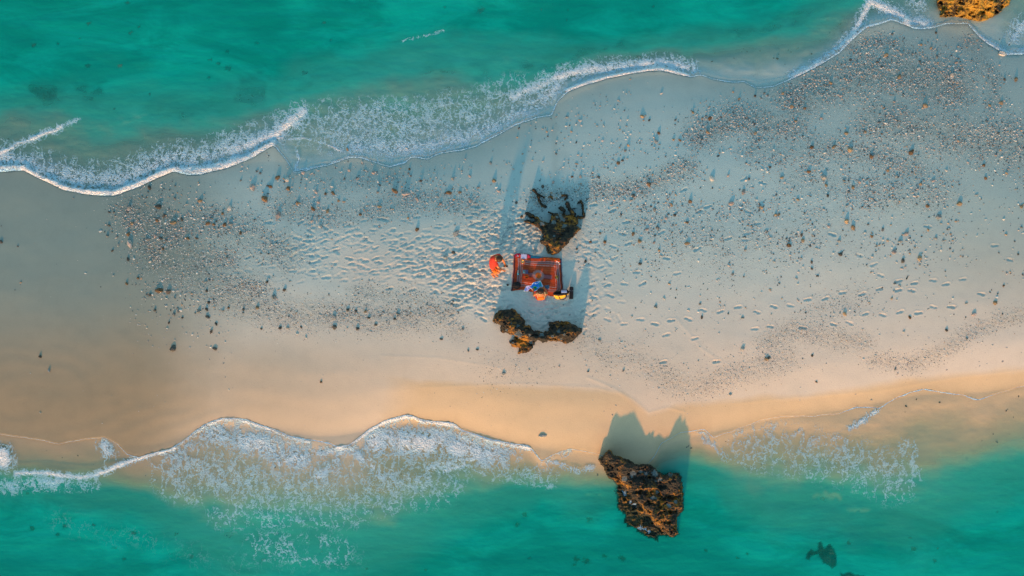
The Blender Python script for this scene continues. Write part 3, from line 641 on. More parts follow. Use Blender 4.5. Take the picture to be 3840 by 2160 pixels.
def stone_bm(seed, sub=2):
    rnd = random.Random(seed); bm = bmesh.new()
    bmesh.ops.create_icosphere(bm, subdivisions=sub, radius=0.5)
    off = Vector((rnd.uniform(0, 50), rnd.uniform(0, 50), rnd.uniform(0, 50)))
    from mathutils import noise as mn
    sx, sy, sz = rnd.uniform(0.85, 1.15), rnd.uniform(0.6, 0.95), rnd.uniform(0.55, 0.8)
    for v in bm.verts:
        d = v.co.normalized(); k = 1 + 0.42*mn.noise(d*1.5+off) + 0.26*mn.noise(d*3.7+off)
        v.co = Vector((d.x*sx, d.y*sy, d.z*sz))*0.5*k
    return bm
PROTO = {}
def stone_mesh(i, kind):
    if (i, kind) not in PROTO:
        bm = stone_bm(i); me = bpy.data.meshes.new('coral_stone'); bm.normal_update(); bm.to_mesh(me); bm.free()
        me.materials.append(SM[kind]); PROTO[(i, kind)] = me
    return PROTO[(i, kind)]
def put_stone(px, py, size, kind, label, group='coral stones washed up on the sandbar', sub=False, elong=1.0):
    x, y, z = at(px, py)
    d = size*S*0.88
    z = gz_at(x, y)
    o = bpy.data.objects.new('submerged_stone' if sub else 'coral_stone', stone_mesh(random.randrange(14), kind))
    o.location = (x, y, z + d*0.02); o.rotation_euler = (random.uniform(-.3, .3), random.uniform(-.3, .3), random.uniform(0, 6.28))
    o.scale = (d*1.0*elong, d*1.0, d*0.95*random.uniform(.7, 1.15))
    link(o); tag(o, label, 'stone', group)
    return o
T = []      # traced stones: px, py, size px, kind
def add(ox, oy, lst): 
    for a, b, s, k in lst: T.append((ox+a/2.683, oy+b/2.683, s, k))
add(0,540,[(1505,440,20,'dark'),(1760,548,13,'grey'),(2010,575,22,'orange'),(1595,630,24,'dark'),(1745,790,26,'orange'),(1310,1005,28,'pink'),(2310,645,24,'pale'),(2240,700,14,'brown'),(2260,815,20,'brown'),(2320,805,18,'grey'),(2540,440,28,'pink'),
 (1510,1185,12,'pale'),(1290,1160,14,'dark'),(1275,1405,16,'brown'),(2065,1385,16,'grey'),(1650,725,18,'dark'),(1100,820,14,'dark'),(1080,925,14,'grey'),(1190,1020,14,'grey'),(1100,685,12,'dark'),(12,985,14,'dark'),(1330,800,16,'orange'),(1830,760,18,'dark'),
 (1580,770,16,'brown'),(1490,960,20,'grey'),(1290,910,18,'brown'),(1560,930,20,'pink'),(1890,950,18,'brown'),(1980,950,16,'dark'),(2420,895,16,'brown'),(2150,810,16,'brown'),(2090,800,18,'brown'),(1640,1050,16,'brown'),(1300,640,22,'grey'),(1620,950,16,'dark'),(1130,1075,12,'dark'),(860,1300,9,'dark'),(180,1030,9,'grey'),(210,1393,9,'pale'),(1390,1350,12,'brown'),(1140,1325,10,'pale'),(740,545,8,'grey')])
add(960,540,[(920,55,18,'orange'),(1515,40,16,'pale'),(1070,180,14,'pale'),(475,290,18,'pink'),(940,265,16,'pink'),(1185,290,18,'pink'),(220,340,20,'brown'),(315,360,22,'pale'),(325,450,22,'brown'),(145,430,20,'brown'),(90,555,26,'brown'),(225,715,26,'pink'),
 (420,600,18,'orange'),(605,485,18,'pink'),(700,500,16,'brown'),(775,495,18,'brown'),(630,585,16,'pink'),(575,655,22,'brown'),(1400,475,26,'brown'),(1510,500,26,'pink'),(1660,370,16,'dark'),(1620,550,18,'pink'),(1940,490,24,'brown'),(2155,570,18,'pink'),(2395,370,20,'orange'),
 (2440,475,16,'pink'),(1245,630,20,'orange'),(1620,860,20,'brown'),(2010,900,26,'grey'),(1905,1140,20,'grey'),(1985,1090,18,'dark'),(645,830,16,'pale'),(110,1390,14,'dark'),(720,675,20,'orange'),(545,380,9,'grey'),(890,350,10,'grey'),(1025,350,14,'grey'),(830,570,14,'orange'),
 (1545,255,13,'brown'),(1535,297,11,'grey'),(2360,190,13,'grey'),(2070,270,11,'pale'),(2150,325,12,'pink'),(2050,485,16,'orange'),(1980,350,18,'grey'),(1050,710,14,'brown'),(560,775,14,'pink'),(1530,745,12,'orange'),(1240,830,12,'pink'),(2235,440,14,'grey'),(1855,600,14,'pink'),(1225,485,13,'grey'),(885,580,10,'pale')])
add(1920,540,[(1170,15,15,'orange'),(1140,68,13,'grey'),(1790,580,20,'brown'),(1605,615,16,'orange'),(1435,660,18,'grey'),(1760,1000,22,'orange'),(1285,980,20,'orange'),(1220,905,18,'brown'),(1375,405,18,'brown'),(1220,520,18,'dark'),(1290,1205,16,'dark'),(2330,480,24,'pink'),
 (2345,1065,14,'grey'),(2010,350,22,'pale'),(2175,320,14,'pink'),(740,1180,12,'dark'),(1070,190,18,'brown'),(1110,165,12,'dark'),(310,175,9,'dark'),(205,165,9,'grey'),(650,200,10,'grey'),(110,195,12,'pale'),(690,330,16,'pale'),(605,330,12,'brown'),(415,385,14,'grey'),(310,430,16,'dark'),
 (1640,715,16,'dark'),(1360,860,16,'pink'),(1465,840,16,'grey'),(1550,745,16,'pink'),(935,985,16,'brown'),(885,895,14,'orange'),(790,985,12,'brown'),(1430,990,11,'pink'),(1480,1070,12,'orange'),(2220,1310,13,'grey'),(2330,1335,10,'pink'),(1345,1175,10,'pink'),(1345,650,9,'pale'),(1760,790,16,'brown'),(2205,600,20,'pink'),(2505,640,18,'orange'),(45,590,14,'dark'),(95,730,14,'brown'),(230,1090,11,'grey')])
add(1920,0,[(1310,1170,17,'orange'),(1820,1130,16,'orange'),(1475,1340,18,'brown'),(1990,1195,20,'brown'),(1870,1220,12,'pale'),(2445,965,12,'dark'),(2285,995,12,'orange'),(1130,1335,9,'dark'),(2440,1245,12,'dark'),(2280,1270,11,'orange'),(1690,1410,14,'brown'),(1070,1008,8,'grey'),(2225,925,10,'pale'),(1970,1330,16,'orange'),(2450,1340,18,'orange'),(1625,1405,12,'orange'),(1450,1425,18,'grey')])
add(2880,0,[(790,1340,20,'orange'),(630,835,16,'orange'),(790,800,13,'pale'),(735,965,14,'pink'),(1515,690,14,'pale'),(1340,545,14,'pale'),(1890,630,12,'pink'),(2345,1035,20,'orange'),(2495,800,20,'orange'),(2360,540,30,'pale'),(1185,555,24,'orange'),(150,940,14,'orange'),(580,800,13,'pale'),
 (980,1325,14,'orange'),(280,1220,14,'orange'),(240,1075,20,'orange'),(370,1090,14,'brown'),(1320,775,18,'orange'),(1850,760,18,'pale'),(2380,800,14,'dark'),(2330,655,9,'dark'),(830,600,12,'dark'),(1100,625,14,'dark'),(1540,450,12,'orange'),(1640,485,14,'orange'),(1000,275,12,'pink'),(1895,510,10,'orange'),(1690,330,12,'dark'),(1915,590,10,'pale'),(1125,1145,9,'pink'),(1165,1085,12,'orange'),(535,1190,12,'pink'),(1580,1065,22,'orange'),(2230,1060,14,'orange'),(1270,1025,12,'pink'),(1700,570,16,'grey'),(2055,1440,14,'pale')])
add(2880,540,[(440,35,18,'brown'),(660,30,18,'orange'),(1040,130,20,'brown'),(410,280,16,'brown'),(855,435,20,'orange'),(1205,265,16,'orange'),(1290,325,16,'pale'),(1440,85,26,'brown'),(1925,600,24,'orange'),(1605,625,18,'brown'),(1715,735,24,'grey'),(1610,865,14,'orange'),(1390,905,18,'pink'),
 (1330,980,20,'grey'),(1265,1085,22,'pink'),(1525,1150,24,'orange'),(1355,1175,20,'dark'),(730,1110,18,'dark'),(210,1020,20,'brown'),(350,970,18,'orange'),(790,780,24,'orange'),(855,840,20,'orange'),(2552,630,16,'orange'),(2170,215,16,'brown'),(1155,860,16,'grey'),(2190,345,16,'brown'),(1045,930,13,'brown'),
 (140,340,16,'orange'),(920,385,18,'pink'),(585,415,13,'orange'),(300,560,16,'orange'),(560,335,24,'pale'),(825,60,24,'orange'),(610,830,16,'pink'),(1235,815,9,'dark'),(1535,405,14,'orange'),(1260,440,13,'pink'),(1500,455,12,'pink'),(2400,295,14,'orange'),(2290,115,11,'pink'),(1665,370,16,'pink'),(715,975,14,'grey'),(335,1150,11,'grey'),(440,1190,14,'dark'),
 (440,1255,12,'dark'),(1155,965,10,'pale'),(1690,950,14,'grey'),(1765,970,12,'grey'),(1475,1040,11,'grey'),(1740,1068,9,'pale'),(2370,1425,12,'brown'),(285,1355,11,'grey'),(20,945,14,'pale'),(22,235,11,'dark'),(290,915,11,'grey'),(335,915,12,'dark'),(600,520,16,'dark'),(1185,120,10,'brown'),(75,715,16,'orange'),(110,710,14,'orange'),(1790,265,13,'pale'),(485,1050,9,'pink'),(1585,1078,9,'dark'),(1425,1100,9,'grey')])
add(0,1080,[(1745,605,26,'dark'),(2160,610,20,'dark'),(1510,70,16,'dark'),(1605,25,26,'brown'),(1695,40,24,'dark'),(1560,225,14,'dark'),(1750,270,20,'grey'),(2000,235,22,'grey'),(2090,290,20,'dark'),(2175,360,16,'dark'),(2125,440,18,'dark'),(1700,350,14,'dark'),(2450,215,14,'dark'),(405,690,15,'dark'),(495,830,18,'grey'),
 (2080,30,14,'dark'),(2100,145,16,'dark'),(2245,230,14,'grey'),(1835,300,11,'dark'),(1800,300,9,'brown'),(1795,235,13,'grey'),(1675,105,10,'pale'),(1760,100,13,'grey'),(2300,200,12,'brown'),(2340,375,8,'pale'),(2120,595,10,'pink'),(1490,535,8,'brown'),(1830,170,9,'orange'),(405,1255,9,'pale'),(2080,215,14,'dark')])
add(960,1080,[(790,395,22,'dark'),(1020,410,18,'dark'),(505,500,14,'pale'),(415,460,16,'pale'),(1205,370,14,'dark'),(2080,415,14,'grey'),(1865,515,14,'dark'),(2225,620,14,'dark'),(2135,630,12,'grey'),(655,945,12,'brown'),(2490,860,18,'grey'),(15,200,18,'orange'),(180,90,24,'grey'),(285,20,16,'dark'),
 (320,400,14,'pale'),(245,400,16,'dark'),(55,410,12,'dark'),(455,395,12,'dark'),(925,220,14,'dark'),(1005,230,14,'dark'),(1135,300,16,'dark'),(1430,260,18,'grey'),(1395,310,12,'dark'),(920,405,10,'pale'),(1780,545,9,'brown'),(785,300,24,'grey'),(1100,235,12,'orange'),(1425,385,8,'pale')])
add(1920,1080,[(1445,190,18,'grey'),(1910,295,14,'dark'),(2320,300,14,'grey'),(2320,610,20,'pale'),(2560,715,22,'orange'),(2195,1070,16,'pale'),(1765,1068,11,'dark'),(1890,160,12,'grey'),(1775,225,10,'pink'),(1010,1275,8,'brown'),(765,840,12,'grey'),(845,840,9,'grey'),(475,790,10,'dark'),(40,780,10,'grey'),(1120,830,12,'grey'),(1875,735,10,'grey'),(1395,50,10,'pale'),(2175,260,10,'grey'),(880,525,14,'grey')])
add(2880,1080,[(770,262,16,'orange'),(2285,150,20,'orange'),(2070,265,24,'pink'),(1795,425,16,'dark'),(1425,295,16,'brown'),(1365,440,12,'pale'),(1995,155,14,'pale'),(485,945,12,'brown'),(1280,815,14,'grey'),(2000,510,12,'grey'),(445,680,14,'dark'),(1305,860,10,'grey'),(1350,880,8,'dark'),(2360,740,10,'pale'),(2128,785,8,'brown'),(960,715,11,'grey'),(10,700,14,'dark'),(2400,600,9,'grey'),(455,560,7,'dark'),(320,1128,7,'brown'),(880,1070,6,'brown'),(1245,105,10,'grey')])
# one wording per stone: colour, size, the part of the beach it lies on, then its place among its like
def place_words(px, py):
    if py < 520 and px > 3080: return 'on the dense pebble bed at upper right'
    if px > 2500 and py < 560: return 'on pebbly sand below the thin wave edge'
    if 2100 < px <= 2560 and py < 640: return 'on smooth sand above the jagged rock'
    if px < 480: return 'on the wet sand at far left'
    if px < 960 and py < 860: return 'on the wet sand below the white breaker'
    if px < 960 and py < 1100: return 'in the left pebble patch'
    if px < 960: return 'below the left pebble patch'
    if px < 1500 and py < 800: return 'on smooth sand below the foam lace'
    if px < 1980 and py < 800: return 'left of the jagged rock fingers'
    if px < 1900 and py < 1060: return 'among footprints left of the crouching person'
    if px < 1900: return 'below the fine pebbles left of the crescent rock'
    if px < 2350 and py < 1100: return 'on the sand around the jagged rock'
    if px < 2700 and py < 780: return 'on the sand right of the jagged rock'
    if px < 2900 and py < 1060: return 'on footprinted sand right of the blanket'
    if py < 760: return 'on right side sand under the pebble bed'
    if py < 1060: return 'on the smooth sand at far right'
    if py < 1260: return 'beside the line of footprints at right'
    return 'on the lower beach near the golden sand'
SZ = lambda s: 'large' if s >= 22 else 'medium' if s >= 15 else 'small'
CW = {'pale': 'pale', 'dark': 'dark', 'orange': 'orange', 'pink': 'pinkish', 'grey': 'grey', 'brown': 'brown'}
ORD = ['leftmost', 'second from left', 'third from left', 'fourth from left', 'fifth from left', 'sixth from left', 'seventh from left', 'eighth from left', 'ninth from left', 'tenth from left']
T.sort(key=lambda q: -q[2]); big, rest = T[:300], T[300:]
groups = {}
for q in sorted(big, key=lambda q: q[0]):
    groups.setdefault((SZ(q[2]), q[3], place_words(q[0], q[1])), []).append(q)
for (sz, k, pw), qs in groups.items():
    for i, q in enumerate(qs):
        lab = f'{sz} {CW[k]} coral stone {pw}'
        if len(qs) > 1: lab += ', ' + ORD[min(i, 9)]
        put_stone(q[0], q[1], q[2], k, lab, elong=1.3 if q[2] > 24 else 1.0)
# the pale oval lump and the bluish oval near the lower beach
put_stone(2035, 1633, 24, 'pale', 'pale flat oval coral alone on the golden sand left of the sea rock', group=None, elong=1.3)

def in_n(py): return py < 700
cnt = {}
for px, py, s, _ in sorted(U):
    b = ('far left', 'left of centre', 'right of centre', 'far right')[min(int(px/960), 3)]
    key = ('dark' if s >= 14 else 'small dark', b, 'above' if in_n(py) else 'below'); n = cnt[key] = cnt.get(key, -1)+1
    o = put_stone(px, py, s*0.95, 'dark', f'{key[0]} stone under water {key[2]} the sandbar, {b}, {ORD[min(n, 9)]}', group='dark stones under the sea', sub=True)
    o.scale.z = o.scale.y*0.7
    o.location.z = max(o.location.z, -0.32)

# pebbles: tens of thousands, joined
def pebble_field():
    base = bmesh.new(); bmesh.ops.create_icosphere(base, subdivisions=1, radius=1.0)
    bv = np.array([v.co[:] for v in base.verts]); bf = np.array([[v.index for v in f.verts] for f in base.faces]); base.free()
    def sample(n, lst, power=1.0, ymax=1640):
        out = []
        while sum(map(len, out)) < n:
            q = np.stack([RNG.uniform(0, 3900, 60000), RNG.uniform(0, ymax, 60000)], 1)
            x, y = wx(q[:, 0]), wy(q[:, 1])
            dens = blobs(q[:, 0], q[:, 1], lst)**power * np.clip(0.75+1.4*fbm(x*1.4, y*1.8, 3, 101), 0.04, 1.6)
            ok = (RNG.uniform(0, 1, 60000) < dens*0.7) & (front_n(x, y) < -0.03) & (front_s(x, y) < -0.05)
            out.append(q[ok])
        return np.concatenate(out)[:n]
    SCAT = [([(1500,430),(2000,560),(2576,520)],140,.5),([(1500,650),(2300,640),(2576,640)],110,.22),([(640,440),(1300,470)],50,.35),([(330,520),(520,560)],60,.9),([(380,720),(480,760)],50,.5),([(1340,500),(1400,480)],40,.8),([(1500,800),(2500,780)],120,.12),([(380,800),(560,830)],60,.25)]
    a = sample(25000, GRAVEL, 1.2); b = sample(4200, SCAT, 1.0)
    c = np.stack([RNG.uniform(0, 3840, 900), RNG.uniform(600, 1600, 900)], 1); x, y = wx(c[:, 0]), wy(c[:, 1])
    c = c[(front_n(x, y) < -.2) & (front_s(x, y) < -.3) & ~((c[:, 0] < 500) & (RNG.uniform(0, 1, 900) < .7))]
    extra = np.array([(q[0], q[1]) for q in rest]).reshape(-1, 2)
    P = np.concatenate([a, b, c, extra])
    size = np.concatenate([RNG.gamma(2.2, 0.85, len(a))+1.6, RNG.gamma(2.0, 1.5, len(b))+2.0, RNG.gamma(1.5, 1.0, len(c))+1.5, np.array([q[2] for q in rest])])
    size = np.clip(size*0.88, 1.3, 9.0)
    # not inside the blanket, the rocks or people
    m = ~((P[:, 0] > 1820) & (P[:, 0] < 2160) & (P[:, 1] > 940) & (P[:, 1] < 1130))
    P, size = P[m], size[m]
    N = len(P)
    z = bar_height(*unproj(P[:, 0], P[:, 1], 0.3)); X, Y = unproj(P[:, 0], P[:, 1], z)
    ix = np.clip(np.searchsorted(gx, X)-1, 0, nx-2); iy = np.clip(np.searchsorted(gy, Y)-1, 0, ny-2)
    z = GZ[iy, ix]
    size = np.where(P[:, 1] > 1190, size*.78, size); r = size*S*0.5
    sc = np.stack([r*RNG.uniform(.8, 1.6, N), r*RNG.uniform(.6, 1.1, N), r*RNG.uniform(.4, .75, N)], 1)
    a = RNG.uniform(-.8, .8, N) + (RNG.uniform(0, 1, N) < .3)*1.5
    ca, sa = np.cos(a), np.sin(a)
    v = bv[None]*sc[:, None]*(1+RNG.uniform(-.25, .25, (N, len(bv), 1)))
    vx = v[..., 0]*ca[:, None]-v[..., 1]*sa[:, None]+X[:, None]; vy = v[..., 0]*sa[:, None]+v[..., 1]*ca[:, None]+Y[:, None]
    vz = v[..., 2]+z[:, None]+0.12*r[:, None]
    co = np.stack([vx, vy, vz], 2).reshape(-1, 3)
    f = (bf[None]+(np.arange(N)*len(bv))[:, None, None]).reshape(-1, 3)
    pal = np.array([(.56,.54,.50),(.66,.63,.58),(.30,.30,.28),(.11,.12,.12),(.40,.28,.19),(.52,.43,.38),(.42,.42,.40),(.06,.07,.07)])
    pr = np.array([.20,.10,.17,.17,.12,.08,.10,.06]); 
    c = pal[RNG.choice(len(pal), N, p=pr)]*RNG.uniform(.8, 1.15, (N, 1))
    lw_ = (P[:, 1] > 1190)[:, None]; c = np.where(lw_, c*.5+np.array((.52, .46, .42))*.5, c)
    o = mesh_np('pebbles', co, tris=f, mat=principled('pebble', (1, 1, 1), 0.85, 0.15, 60, 0.3, 0.004, attr='tint'), smooth=False, attrs={'tint': np.repeat(c, len(bv), 0)})
    o['label'] = 'small broken coral pebbles strewn in bands across the sandbar'; o['category'] = 'pebbles'; o['kind'] = 'stuff'
pebble_field()

def weed_bits():                 # dark weed and coral crumbs on the sea bed
    base = bmesh.new(); bmesh.ops.create_icosphere(base, subdivisions=1, radius=1.0)
    bv = np.array([v.co[:] for v in base.verts]); bf = np.array([[v.index for v in f.verts] for f in base.faces]); base.free()
    q = np.stack([RNG.uniform(0, 3840, 200000), RNG.uniform(0, 2160, 200000)], 1); x, y = wx(q[:, 0]), wy(q[:, 1])
    dens = blobs(q[:, 0], q[:, 1], UWGRAVEL)*np.clip(fbm(x*1.3, y*2.0, 4, 111)+.35, 0, 1)*0.9 + 0.004
    ok = (RNG.uniform(0, 1, len(q)) < dens) & (np.maximum(front_n(x, y), front_s(x, y)) > 0.25)
    q = q[ok][:14000]; N = len(q)
    z = bar_height(wx(q[:, 0]), wy(q[:, 1])); z = np.maximum(z, -0.30); X, Y = unproj(q[:, 0], q[:, 1], z)
    r = (RNG.gamma(2, 0.9, N)+1.2)*S*0.7
    sc = np.stack([r*RNG.uniform(.8, 1.7, N), r*RNG.uniform(.5, 1., N), r*0.5], 1); a = RNG.uniform(0, 6.28, N); ca, sa = np.cos(a), np.sin(a)
    v = bv[None]*sc[:, None]*(1+RNG.uniform(-.3, .3, (N, len(bv), 1)))
    co = np.stack([v[..., 0]*ca[:, None]-v[..., 1]*sa[:, None]+X[:, None], v[..., 0]*sa[:, None]+v[..., 1]*ca[:, None]+Y[:, None], v[..., 2]+z[:, None]], 2).reshape(-1, 3)
    f = (bf[None]+(np.arange(N)*len(bv))[:, None, None]).reshape(-1, 3)
    o = mesh_np('sea_bed_rubble', co, tris=f, mat=principled('rubble', (0.05, 0.06, 0.05), 0.9, 0.4, 15, 0.2), smooth=False)
    o['label'] = 'dark rubble and weed scattered on the shallow sea bed'; o['category'] = 'rubble'; o['kind'] = 'stuff'
weed_bits()

# ------------------------------------------------------------------ picnic
def Q(zx, zy, h=0.0):            # close-up coordinates -> world, h metres above the sand
    px, py = 1800+zx/6.133, 920+zy/6.133
    z = GZC + h
    x, y = unproj(px, py, z)
    return Vector((float(x), float(y), z))
GZC = float(np.median([gz_at(*at(1800+a/6.133, 920+b/6.133)[:2]) for a in (300, 800, 1300, 1800) for b in (300, 700, 1100)])) + 0.012
ZM = S/6.133                      # metres per close-up pixel
def shape_box(bm, sx, sy, sz, bev=0.01, loc=(0, 0, 0), taper=1.0):
    r = bmesh.ops.create_cube(bm, size=1.0)
    for v in r['verts']:
        k = taper if v.co.z > 0 else 1.0
        v.co = Vector((v.co.x*sx*k+loc[0], v.co.y*sy*k+loc[1], v.co.z*sz+sz/2+loc[2]))
    if bev: bmesh.ops.bevel(bm, geom=[e for e in bm.edges if all(v in r['verts'] for v in e.verts)], offset=bev, segments=2, affect='EDGES', profile=0.5)
    return bm
def lathe(bm, prof, n=20, loc=(0, 0, 0)):
    rings = []
    for r, z in prof:
        rings.append([bm.verts.new((loc[0]+r*math.cos(2*math.pi*k/n), loc[1]+r*math.sin(2*math.pi*k/n), loc[2]+z)) for k in range(n)])
    for a, b in zip(rings[:-1], rings[1:]):
        for k in range(n): bm.faces.new((a[k], a[(k+1) % n], b[(k+1) % n], b[k]))
    if prof[0][0] > 1e-4: bm.faces.new(rings[0][::-1])
    return bm
def tube(bm, pts, r, n=6):
    pts = [Vector(p) for p in pts]; rings = []
    for i, p in enumerate(pts):
        d = (pts[min(i+1, len(pts)-1)]-pts[max(i-1, 0)]).normalized()
        a = d.cross(Vector((0, 0, 1)));  a = a.normalized() if a.length > 1e-3 else Vector((1, 0, 0)); b = d.cross(a)
        rr = r[i] if isinstance(r, (list, tuple)) else r
        rings.append([bm.verts.new(p+a*rr*math.cos(2*math.pi*k/n)+b*rr*math.sin(2*math.pi*k/n)) for k in range(n)])
    for a, b in zip(rings[:-1], rings[1:]):
        for k in range(n): bm.faces.new((a[k], a[(k+1) % n], b[(k+1) % n], b[k]))
    bm.faces.new(rings[0][::-1]); bm.faces.new(rings[-1])
    return bm
def curve_pts(pts, n=24):         # smooth curve through points
    P = [Vector(p) for p in pts]; out = []
    for i in range(len(P)-1):
        p0, p1, p2, p3 = P[max(i-1, 0)], P[i], P[i+1], P[min(i+2, len(P)-1)]
        m = max(2, n//(len(P)-1))
        for k in range(m):
            t = k/m; out.append(0.5*((2*p1)+(-p0+p2)*t+(2*p0-5*p1+4*p2-p3)*t*t+(-p0+3*p1-3*p2+p3)*t**3))
    return out+[P[-1]]
def thing(name, label, cat, loc, rz=0, group=None):
    return tag(empty(name, loc, rz), label, cat, group)
M = {k: principled(k, c, r, nz, sc, b, 0.004, me) for k, c, r, nz, sc, b, me in [
    ('black_cloth', (0.012, 0.012, 0.014), .85, .3, 60, .4, 0), ('black_plastic', (0.014, 0.014, 0.018), .45, .15, 60, .1, 0), ('yellow_fabric', (0.86, 0.50, 0.04), .7, .12, 60, .3, 0),
    ('lilac_card', (0.55, 0.56, 0.80), .7, .06, 20, .1, 0), ('silver', (0.5, 0.5, 0.5), .35, .1, 30, .1, .7), ('brass', (0.75, 0.42, 0.06), .35, .2, 30, .2, .6), ('wicker', (0.25, 0.17, 0.08), .8, .4, 120, .5, 0),
    ('blue_grey', (0.07, 0.13, 0.20), .5, .2, 30, .2, 0), ('navy', (0.04, 0.05, 0.13), .5, .2, 30, .2, 0), ('orange_basket', (0.42, 0.10, 0.015), .8, .3, 90, .5, 0), ('aqua', (0.18, 0.62, 0.66), .35, .1, 30, .1, 0),
    ('white_china', (0.75, 0.74, 0.72), .4, .08, 30, .1, 0), ('pink_card', (0.50, 0.28, 0.30), .7, .1, 30, .1, 0), ('magenta_cloth', (0.40, 0.02, 0.06), .85, .25, 40, .4, 0), ('teal_mat', (0.03, 0.22, 0.30), .8, .2, 40, .3, 0),
    ('orange_cloth', (0.62, 0.10, 0.015), .85, .25, 40, .4, 0), ('slate', (0.12, 0.20, 0.24), .8, .2, 40, .2, 0), ('dark_cup', (0.10, 0.04, 0.035), .5, .2, 30, .2, 0), ('cream', (0.80, 0.66, 0.40), .6, .1, 40, .1, 0),
    ('skin_sun', (0.62, 0.20, 0.07), .5, .12, 25, .15, 0), ('skin_brown', (0.50, 0.16, 0.055), .5, .12, 25, .15, 0), ('red_shirt', (0.62, 0.045, 0.025), .85, .2, 45, .4, 0), ('orange_top', (0.75, 0.15, 0.012), .8, .2, 45, .4, 0),
    ('shorts_cloth', (0.42, 0.30, 0.24), .85, .2, 45, .4, 0), ('dark_hair', (0.028, 0.014, 0.010), .6, .4, 90, .7, 0), ('brown_hair', (0.055, 0.025, 0.012), .6, .4, 90, .7, 0), ('eye_white', (0.7, 0.7, 0.7), .3, .05, 30, 0, 0)]}

# blanket: printed cloth, four uneven corners, rumpled
def cloth_grid(name, corner_fn, nu, nv, hfn, cfn, mat, parent=None, mask=None):
    U, Vv = np.meshgrid(np.linspace(0, 1, nu), np.linspace(0, 1, nv))
    zx, zy = corner_fn(U, Vv); h = hfn(U, Vv, zx, zy); z = GZC+h
    X, Y = unproj(1800+zx/6.133, 920+zy/6.133, z)
    keep = np.ones(U.shape, bool) if mask is None else mask(U, Vv, zx, zy)
    idx = -np.ones(U.shape, int); idx[keep] = np.arange(keep.sum())
    a, b, c, e = idx[:-1, :-1], idx[:-1, 1:], idx[1:, 1:], idx[1:, :-1]; ok = (a >= 0) & (b >= 0) & (c >= 0) & (e >= 0)
    q = np.stack([a[ok], e[ok], c[ok], b[ok]], 1)
    o = mesh_np(name, np.stack([X[keep], Y[keep], z[keep]], 1), quads=q, mat=mat, attrs={'tint': cfn(U, Vv, zx, zy)[keep]}, parent=parent)
    s = o.modifiers.new('thickness', 'SOLIDIFY'); s.thickness = 0.006; s.offset = -1
    return o
def bl_c(u, v):
    left = np.interp(v, [0, .42, .77, 1], [785, 772, 742, 716]); right = np.interp(v, [0, .2, .55, .8, 1], [1852, 1872, 1888, 1905, 1850])
    top = np.interp(u, [0, .1, .3, .5, .8, 1], [225, 245, 290, 300, 300, 315]); bot = np.interp(u, [0, .25, .5, .8, 1], [1055, 1020, 1090, 1165, 1180])
    n = 6*vnoise(u*7, v*7, 3)
    return left*(1-u)+right*u + n, top*(1-v)+bot*v + 6*vnoise(u*7+9, v*7, 4)
def bl_h(u, v, zx, zy):
    e = np.minimum(np.minimum(u, 1-u), np.minimum(v, 1-v))
    return 0.018 + 0.010*ridged(u*3.2, v*3.2, 2, 6)*sstep(0, .1, e) + 0.012*fbm(u*6, v*6, 2, 8) + 0.04*np.exp(-((v-.02)/.05)**2)*sstep(.45, .8, u) + 0.02*np.exp(-((u-.02)/.03)**2)
def bl_col(u, v, zx, zy):
    C = np.zeros(u.shape+(3,))
    def put(m, c):
        m = np.clip(m, 0, 1)[..., None]; C[:] = C*(1-m)+np.array(c)*m
    put(u*0+1, (0.46, 0.062, 0.016))
    put(0.55*(vnoise(v*26, u*0, 5) > .2), (0.34, 0.04, 0.014))
    inx, iny = (u > .155) & (u < .885), (v > .17) & (v < .80)
    # grey and white border bands
    def band(a, b): return ((np.abs(u-a[0]) < a[1]) & (v > .06) & (v < .93)) | ((np.abs(v-b[0]) < b[1]) & (u > .08) & (u < .955))
    for a, b in (((.118, .028), (.120, .030)), ((.925, .026), (.865, .028))): put(0.75*band(a, b), (0.21, 0.12, 0.11))
    for a, b in (((.093, .005), (.093, .006)), ((.143, .004), (.152, .005)), ((.948, .006), (.892, .006)), ((.902, .004), (.835, .005))): put(0.6*band(a, b), (0.48, 0.36, 0.42))
    put((u < .035)*1.0, (0.07, 0.02, 0.025)); put((u > .978)*1.0, (0.10, 0.02, 0.02))
    # dotted frame
    fr = (np.abs(u-.172) < .009) | (np.abs(u-.865) < .009); fr2 = (np.abs(v-.205) < .012) | (np.abs(v-.775) < .012)
    put(0.9*(fr & (v > .2) & (v < .78) & ((v*38) % 1 < .45)), (0.72, 0.45, 0.42)); put(0.9*(fr2 & (u > .17) & (u < .87) & ((u*52) % 1 < .45)), (0.72, 0.45, 0.42))
    # central panel and stripes
    put(0.8*((np.abs(v-.50) < .052) & (u > .22) & (u < .80)), (0.27, 0.10, 0.12))
    for vv in (.445, .558): put(0.9*((np.abs(v-vv) < .006) & (u > .22) & (u < .80)), (0.06, 0.02, 0.02))
    for vv in (.27, .33, .66, .72): put(0.5*((np.abs(v-vv) < .006) & (u > .2) & (u < .84)), (0.60, 0.14, 0.05))
    # sun motif
    dx, dy = (u-.515)*1090*ZM, (v-.50)*800*ZM; r = np.hypot(dx, dy); th = np.arctan2(dy, dx)
    ray = (0.155 + 0.055*np.abs(np.sin(th*14+r*9)))
    put((r < ray)*1.0, (0.34, 0.20, 0.20)); put((r > .15) & (r < ray), (0.40, 0.22, 0.20)); put((r < .105)*1.0, (0.62, 0.13, 0.02))
    return C*(1+0.10*vnoise(u*60, v*45, 2)[..., None])
WOVEN = principled('woven_print', (1, 1, 1), .9, .12, 90, .4, .003, attr='tint')
t = thing('picnic_blanket', 'rust red picnic blanket with a pale printed sun, laid between the rocks', 'blanket', (0, 0, 0))
cloth_grid('cloth', bl_c, 200, 150, bl_h, bl_col, WOVEN, t)
bm = bmesh.new()
